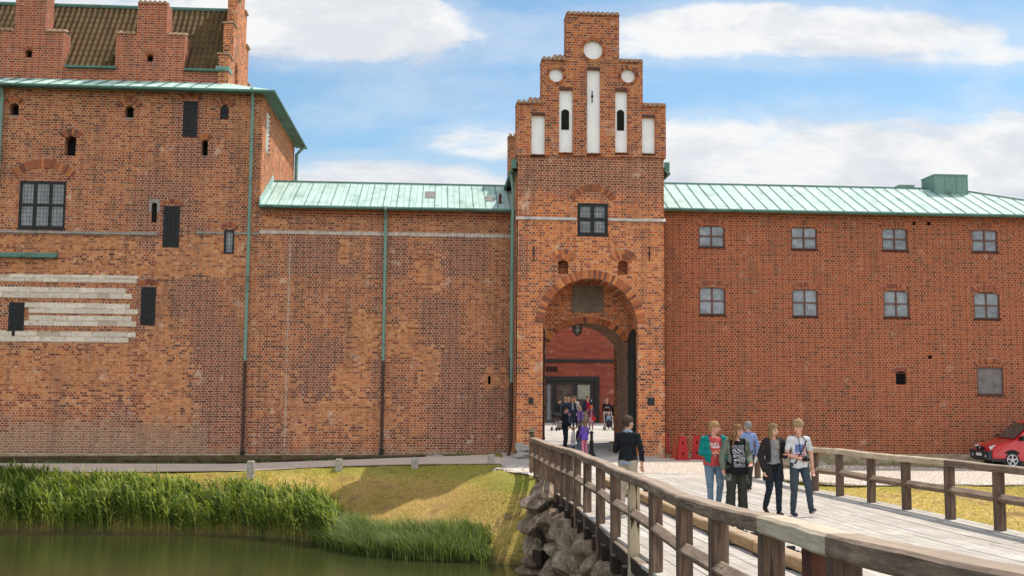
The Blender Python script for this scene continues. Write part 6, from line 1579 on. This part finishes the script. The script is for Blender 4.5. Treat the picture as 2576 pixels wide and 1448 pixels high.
k = t.math('ADD', s, t.math('MULTIPLY', t.math('ABSOLUTE', t.math('SUBTRACT', t.math('FRACT', t.math('MULTIPLY', z, 1.7)), .5)), .28)); c = t.mix(t.smooth(k, .62, .68), c, (.02,.014,.01)); M['post_pale'] = t.fin(c, .8, spec=.2)
DL = [35, 33.3, 31.7, 30.1, 28.6, 27.1, 25.7, 24.5, 23.1, 21.2, 19.2, 17.3, 15.35, 13.35, 11.3, 9.6, 7.5, 5.75, 3.8, 1.9]
railing('dark weathered timber railing sweeping along the near left edge of the bridge', DL, xl, [(16, 17, 'wood_pale')], 15.35, {0: 3, 3: 3, 6: 2, 8: 2, 10: 2, 12: 2, 14: 2, 16: 1, 17: 2})
DR = [33.9, 32.2, 30.6, 28.9, 27.2, 25.5, 23.6, 21.8, 19.9, 18.1, 16.3, 14.5, 12.7, 10.9]
railing('timber railing along the far right edge of the bridge with pale new top rail', DR, lambda y: XR+.08, [(4, 8, 'rail_pale')], None, {0: 2, 2: 2, 4: 1, 5: 1, 6: 1, 7: 1, 8: 2, 10: 2, 12: 1})
# rusty steel post inside the railing at the pale section, and the notched stake at the bridge end
y = -44+6.35; x = (2075-1097)/2730*6.35; m = MB(); z = deckz(y); m.box(x-.085, x+.085, y-.012, y+.012, z-.5, z+.98); m.box(x-.085, x-.07, y+.012, y+.16, z-.5, z+.98); m.box(x+.07, x+.085, y+.012, y+.16, z-.5, z+.98)
tag(m.build('steel_post', M['rust']), 'rust brown steel channel post under the pale rail section', 'post')
a = PD(1512, 28.5, 0); z = deckz(a.y); m = MB(); m.box(a.x-.09, a.x+.09, a.y-.05, a.y+.05, z-.1, z+.36); m.box(a.x-.045, a.x+.045, a.y-.049, a.y+.049, z+.36, z+.45)
tag(m.build('steel_stake', M['rust']), 'short rust brown notched stake standing on the deck behind the left railing', 'stake')
# gateway bollard
p = PD(1489.5, 43.0, 0); z = deckz(p.y)-.02
BO = thing('gate_bollard', 'slim black cast iron bollard with ball top in the middle of the gateway', 'bollard', (p.x, p.y, z))
m = MB(); m.tube([(0,0,0), (0,0,.05), (0,0,.06), (0,0,.16), (0,0,.17), (0,0,.5), (0,0,.51), (0,0,.55), (0,0,.56), (0,0,.78), (0,0,.79), (0,0,.82)], [.17,.17,.13,.1,.085,.07,.09,.09,.068,.055,.08,.075], 12); m.build('shaft', M['iron'], BO)
m = MB(); m.tube([(0,0,.81), (0,0,.84), (0,0,.88), (0,0,.93), (0,0,.96), (0,0,.98)], [.03,.05,.075,.075,.05,.01], 12); m.build('finial', M['iron'], BO)

# red plastic barriers and cone
M['red_pl'] = plain('red_plastic', (.4,.015,.015), .45, .2, 3)
def barrier(px, D, label, rz=0):
    p = PD(px, D, 0); B = thing('plastic_barrier', label, 'barrier', (p.x, p.y, hgt(p.x, p.y)+.04), rz, 'red plastic barriers')
    m = MB(); pass
    hs = [[(-.025,.2), (.025,.2), (.025,.32), (-.025,.32)], [(-.022,.6), (.022,.6), (.022,.72), (-.022,.72)]]
    V, Fs = triang([(-.2,.07), (.2,.07), (.125,.9), (-.125,.9)], hs, 0)
    m.add([(a, -.13+.05*b, b) for a, b in V], Fs); m.add([(a, .13-.05*b, b) for a, b in V], [f[::-1] for f in Fs])
    for s in (-1, 1): q = [(s*.2, -.1265, .07), (s*.2, .1265, .07), (s*.125, .085, .9), (s*.125, -.085, .9)]; m.add(q, [(0,1,2,3)] if s > 0 else [(3,2,1,0)])
    m.add([(-.125,-.085,.9), (.125,-.085,.9), (.125,.085,.9), (-.125,.085,.9)], [(0,1,2,3)])
    m.build('body', M['red_pl'], B); f = MB(); f.box(-.25, .25, -.2, .2, 0, .068); f.build('foot', M['red_pl'], B)
    k = MB(); k.box(-.03, .03, -.02, .02, .16, .75); k.build('slot', M['void'], B); return B
barrier(1716, 41.3, 'red plastic barrier standing in front, left of the man in the teal jacket')
barrier(1670, 44.3, 'red plastic barrier half hidden by the gate tower corner', .3)
barrier(1752, 41.8, 'red plastic barrier partly hidden behind the man in the teal jacket', -.2)
p = PD(1697, 42.3, 0); TC = thing('traffic_cone', 'dull orange red traffic cone behind the front barrier', 'cone', (p.x, p.y, hgt(p.x, p.y)+.04))
MB().tube([(0,0,.04), (0,0,.85)], [.15, .03], 14).build('cone', plain('cone_orange', (.36,.05,.015), .6, .2, 3), TC); MB().box(-.2, .2, -.2, .2, 0, .04).build('base', M['red_pl'], TC)

# ------------------------------------------------------------------ red van
M['car_red'] = plain('car_paint', (.55,.012,.02), .3, .05, 1, spec=.5, Coat_Weight=.6)
M['lamp'] = plain('headlamp', (.62,.65,.68), .12, .2, 12, spec=.8); M['carglass'] = glass_mat('car_glass', (.05,.06,.055), False, .06)
p = PD(2454, 43.6, 0); zc = hgt(p.x, p.y)+.05
V_ = thing('parked_van', 'red compact van parked beside the right wing wall, front towards the gate', 'van', (p.x, p.y-.1, zc), R(-4))
lo = [(.03,.28), (.0,.45), (.02,.62), (.1,.78), (.2,.86), (.95,1.04), (1.25,1.1), (4.35,1.08), (4.42,.95), (4.42,.35), (4.3,.26)]
def side_shell(poly, y0, y1, infn):          # body side with tumble: y half width depends on height
    m = MB(); n = len(poly); ys2 = [-1, -.93, -.6, 0, .6, .93, 1]; vs = []
    for k, s in enumerate(ys2):
        for (a, b) in poly:
            hw = infn(b); sh = .06*(abs(s) > .95); fr = .12*abs(s)**3*(1 if a < 1 else 0)
            vs.append((a+fr*(1-min(1, a)), s*hw, b-(.025 if abs(s) > .95 and b > .7 else 0)))
    for k in range(len(ys2)-1):
        for i in range(n): a = k*n+i; b = k*n+(i+1) % n; m.add([vs[a], vs[b], vs[b+n], vs[a+n]], [(0,1,2,3)])
    m.add(vs[:n], [tuple(range(n))[::-1]]); m.add(vs[-n:], [tuple(range(n))]); return m
side_shell(lo, 0, 0, lambda b: .88+.02*(b < .9)-.05*max(0, b-.85)).build('body', M['car_red'], V_)
gh = [(1.0,1.05), (1.78,1.72), (2.0,1.81), (3.9,1.82), (4.3,1.7), (4.4,1.05)]
side_shell(gh, 0, 0, lambda b: .86-.17*(b-1.05)).build('cabin', M['car_red'], V_)
m = MB(); hwf = lambda z: .86-.17*(z-1.05)+.006
def sidequad(pts, s, off=.004): return [(a, s*(hwf(b)+off), b) for a, b in pts]
for s in (-1, 1):
    for pts in (((1.22,1.12), (2.35,1.12), (2.35,1.68), (1.86,1.68)), ((2.45,1.12), (3.3,1.12), (3.3,1.68), (2.45,1.68)), ((3.4,1.12), (4.15,1.12), (4.05,1.68), (3.4,1.68))):
        q = sidequad(pts, s); m.add(q, [(0,1,2,3)] if s < 0 else [(3,2,1,0)])
m.build('window', M['carglass'], V_)
m = MB(); m.add([(1.06,-.78,1.1), (1.06,.78,1.1), (1.73,.7,1.685), (1.73,-.7,1.685)], [(3,2,1,0)]); v=[(a-.03,b,c+.03) for a,b,c in m.v]; m.v=v; m.build('windscreen', M['carglass'], V_)
m = MB(); m.obox((.06, 0, .46), (.09, 0, 0), (0, .86, 0), (0, 0, .17)); m.obox((.5, 0, .3), (.42, 0, 0), (0, .9, 0), (0, 0, .06)); m.build('bumper', M['bump'], V_)
m = MB(); m.obox((.035, 0, .72), (.03, 0, .01), (0, .33, 0), (-.012, 0, .06)); g_ = m.build('grille', M['grille_black'], V_); m = MB(); m.tube([(-.0, .055*math.cos(a*math.pi/6), .735+.055*math.sin(a*math.pi/6)) for a in range(13)], .008, 5, False); m.tube([(0,-.03,.77), (0,-.012,.7), (0,0,.735), (0,.012,.7), (0,.03,.77)], .006, 4); m.build('emblem', M['alloy'], g_)
m = MB(); m.box(-.045, -.035, -.25, .25, .42, .53); m.build('licence_plate', M['white'], V_)
for s in (-1, 1):
    m = MB(); c0_ = Vector((.24, s*.64, .775)); m.obox(c0_, (.13, 0, .05), (s*.05, s*.17, 0), (-.03, 0, .062), .03); m.build('headlight', M['lamp'], V_)
    m = MB(); m.obox((1.25, s*.99, 1.14), (.07, 0, 0), (0, .11, 0), (0, 0, .09), .02); m.build('wing_mirror', M['grille_black'], V_)
    m = MB(); m.tube([(.07, s*.6, .43), (-.04, s*.6, .43)], .06, 10); m.build('fog_lamp', M['lamp'], V_)
    for wx in (.88, 3.55):
        m = MB(); m.tube([(wx, s*.7, .3), (wx, s*.72, .3), (wx, s*.88, .3), (wx, s*.9, .3)], [.27,.31,.31,.28], 24); wh = m.build('wheel', M['tyre'], V_)
        m = MB(); yy = s*.905; m.tube([(wx+.2*math.cos(a*math.pi/12), yy, .3+.2*math.sin(a*math.pi/12)) for a in range(25)], .022, 6, False)
        for q in range(5): an = q*2*math.pi/5+.3; m.obox((wx+.1*math.cos(an), yy, .3+.1*math.sin(an)), (.1*math.cos(an), 0, .1*math.sin(an)), (-.028*math.sin(an), 0, .028*math.cos(an)), (0, .012, 0))
        m.tube([(wx, yy-s*.02, .3), (wx, yy+s*.02, .3)], .05, 10); m.build('rim', M['alloy'], wh)
        m = MB(); m.tube([(wx, s*.6, .32), (wx, s*.895, .32)], .38, 24); m.build('wheel_arch', M['grille_black'], V_)
    m = MB(); m.box(1.35, 2.3, s*.9-.012, s*.9+.012, .58, .64); m.build('side_trim', M['bump'], V_)
# ------------------------------------------------------------------ camera, sun, sky
cam = bpy.data.cameras.new('camera'); co = bpy.data.objects.new('camera', cam); COL.objects.link(co)
cam.sensor_width = 36; cam.lens = 36*F/2576; cam.clip_end = 9000; cam.clip_start = .05
co.matrix_world = Matrix.Translation(CAM) @ Matrix((rt, upv, -fwd)).transposed().to_4x4()
scene.camera = co
SAZ = R(49.5); SEL = R(59)        # the sun stands behind the castle to the right
sd = Vector((math.sin(SAZ)*math.cos(SEL), math.cos(SAZ)*math.cos(SEL), math.sin(SEL)))
su = bpy.data.lights.new('sun', 'SUN'); su.energy = 5.0; su.angle = R(.55); su.color = (1, .93, .82)
so = bpy.data.objects.new('sun', su); COL.objects.link(so); so.rotation_euler = sd.to_track_quat('Z', 'Y').to_euler(); so.location = (0, 0, 60)
w = bpy.data.worlds.new('World'); scene.world = w; w.use_nodes = True; nt = w.node_tree; nt.nodes.clear()
class WT(NT):
    def __init__(s, tree): s.t = tree
t = WT(nt); out = t.n('ShaderNodeOutputWorld'); bg = t.n('ShaderNodeBackground'); t.l(bg.outputs[0], out.inputs[0])
sky = t.n('ShaderNodeTexSky', sky_type='NISHITA', sun_disc=False, sun_elevation=SEL, sun_rotation=SAZ, altitude=10, air_density=1.0, dust_density=.6, ozone_density=1.6)
D = t.n('ShaderNodeTexCoord').outputs['Generated']; x, y, z = t.sep(D)
yy = t.math('MAXIMUM', t.math('ABSOLUTE', y), .12); u_ = t.math('DIVIDE', x, yy); v_ = t.math('DIVIDE', z, yy)
uv = t.comb(t.math('MULTIPLY', u_, 1.0), t.math('MULTIPLY', v_, 2.6), t.math('MULTIPLY', y, .4))
warp = t.n('ShaderNodeTexNoise'); warp.inputs['Scale'].default_value = 3; warp.inputs['Detail'].default_value = 3; t.l(uv, warp.inputs['Vector'])
va = t.n('ShaderNodeVectorMath', operation='MULTIPLY_ADD'); t.l(warp.outputs['Color'], va.inputs[0]); va.inputs[1].default_value = (.16, .16, 0); t.l(uv, va.inputs[2]); uvw = va.outputs[0]
n1 = t.noise(uvw, 5.5, 10, .62); n2 = t.noise(uvw, 16, 7, .65)
front = t.smooth(y, .0, .3)
bias = None
def blob(px, py, rx, ry, amp):
    global bias
    cu, cv = (px-1107)/2730, (968-py)/2730; a = t.math('DIVIDE', t.math('SUBTRACT', u_, cu), rx/2730); b = t.math('DIVIDE', t.math('SUBTRACT', v_, cv), ry/2730)
    d = t.math('SQRT', t.math('ADD', t.math('MULTIPLY', a, a), t.math('MULTIPLY', b, b))); k = t.math('MULTIPLY', t.smooth(d, 1.35, .35), amp)
    bias = k if bias is None else t.math('MAXIMUM', bias, k)
blob(2250, 440, 640, 215, 1.0); blob(2650, 400, 420, 190, 1.0); blob(1000, 520, 460, 150, .95); blob(1230, 350, 230, 60, .62); blob(1790, 380, 300, 130, .95)
blob(820, 45, 430, 120, .95); blob(1200, 60, 520, 80, .45); blob(2050, 35, 720, 100, .86); blob(2380, 70, 480, 60, .68); blob(100, 40, 500, 110, .6)
neg = t.math('MULTIPLY', t.math('SUBTRACT', 1.0, front), .55)
dens = t.math('ADD', t.math('ADD', t.math('MULTIPLY', t.math('SUBTRACT', n1, .5), 1.7), t.math('MULTIPLY', t.math('SUBTRACT', n2, .5), .45)), t.math('ADD', t.math('MULTIPLY', bias, front), neg))
cl = t.smooth(dens, .25, .74)
cl = t.math('MAXIMUM', cl, t.math('MULTIPLY', t.smooth(dens, -.15, .5), .34))
low = t.smooth(v_, .165, .215)
shade = t.math('ADD', t.math('MULTIPLY', t.smooth(t.noise(uvw, 7, 6), .62, .42), .6), t.math('MULTIPLY', low, .5), clamp=True)
cc = t.mix(shade, (.60, .64, .73), (.93, .94, .95))
skyc = t.mix(1.0, sky.outputs[0], (.118, .142, .142), 'MULTIPLY')
hz = t.mix(t.math('MULTIPLY', t.smooth(z, .3, .0), .35), skyc, (.38, .58, .82))
col = t.mix(cl, hz, cc); 
under = t.smooth(z, -.02, -.1); col = t.mix(under, col, (.2, .17, .12))
rear = t.smooth(y, .1, -.5); col = t.mix(1.0, col, t.mix(rear, (1, 1, 1), (1.98, 1.92, 1.82)), 'MULTIPLY')  # unseen sky behind the camera brightened to fill the shaded castle front
t.l(col, bg.inputs[0]); bg.inputs[1].default_value = 1.0
scene.view_settings.view_transform = 'Standard'; scene.view_settings.look = 'None'; scene.view_settings.exposure = 0; scene.view_settings.gamma = 1
scene.cycles.max_bounces = 6; scene.cycles.diffuse_bounces = 4; scene.cycles.glossy_bounces = 3; scene.cycles.transparent_max_bounces = 4
try: scene.cycles.use_denoising = True
except Exception: pass
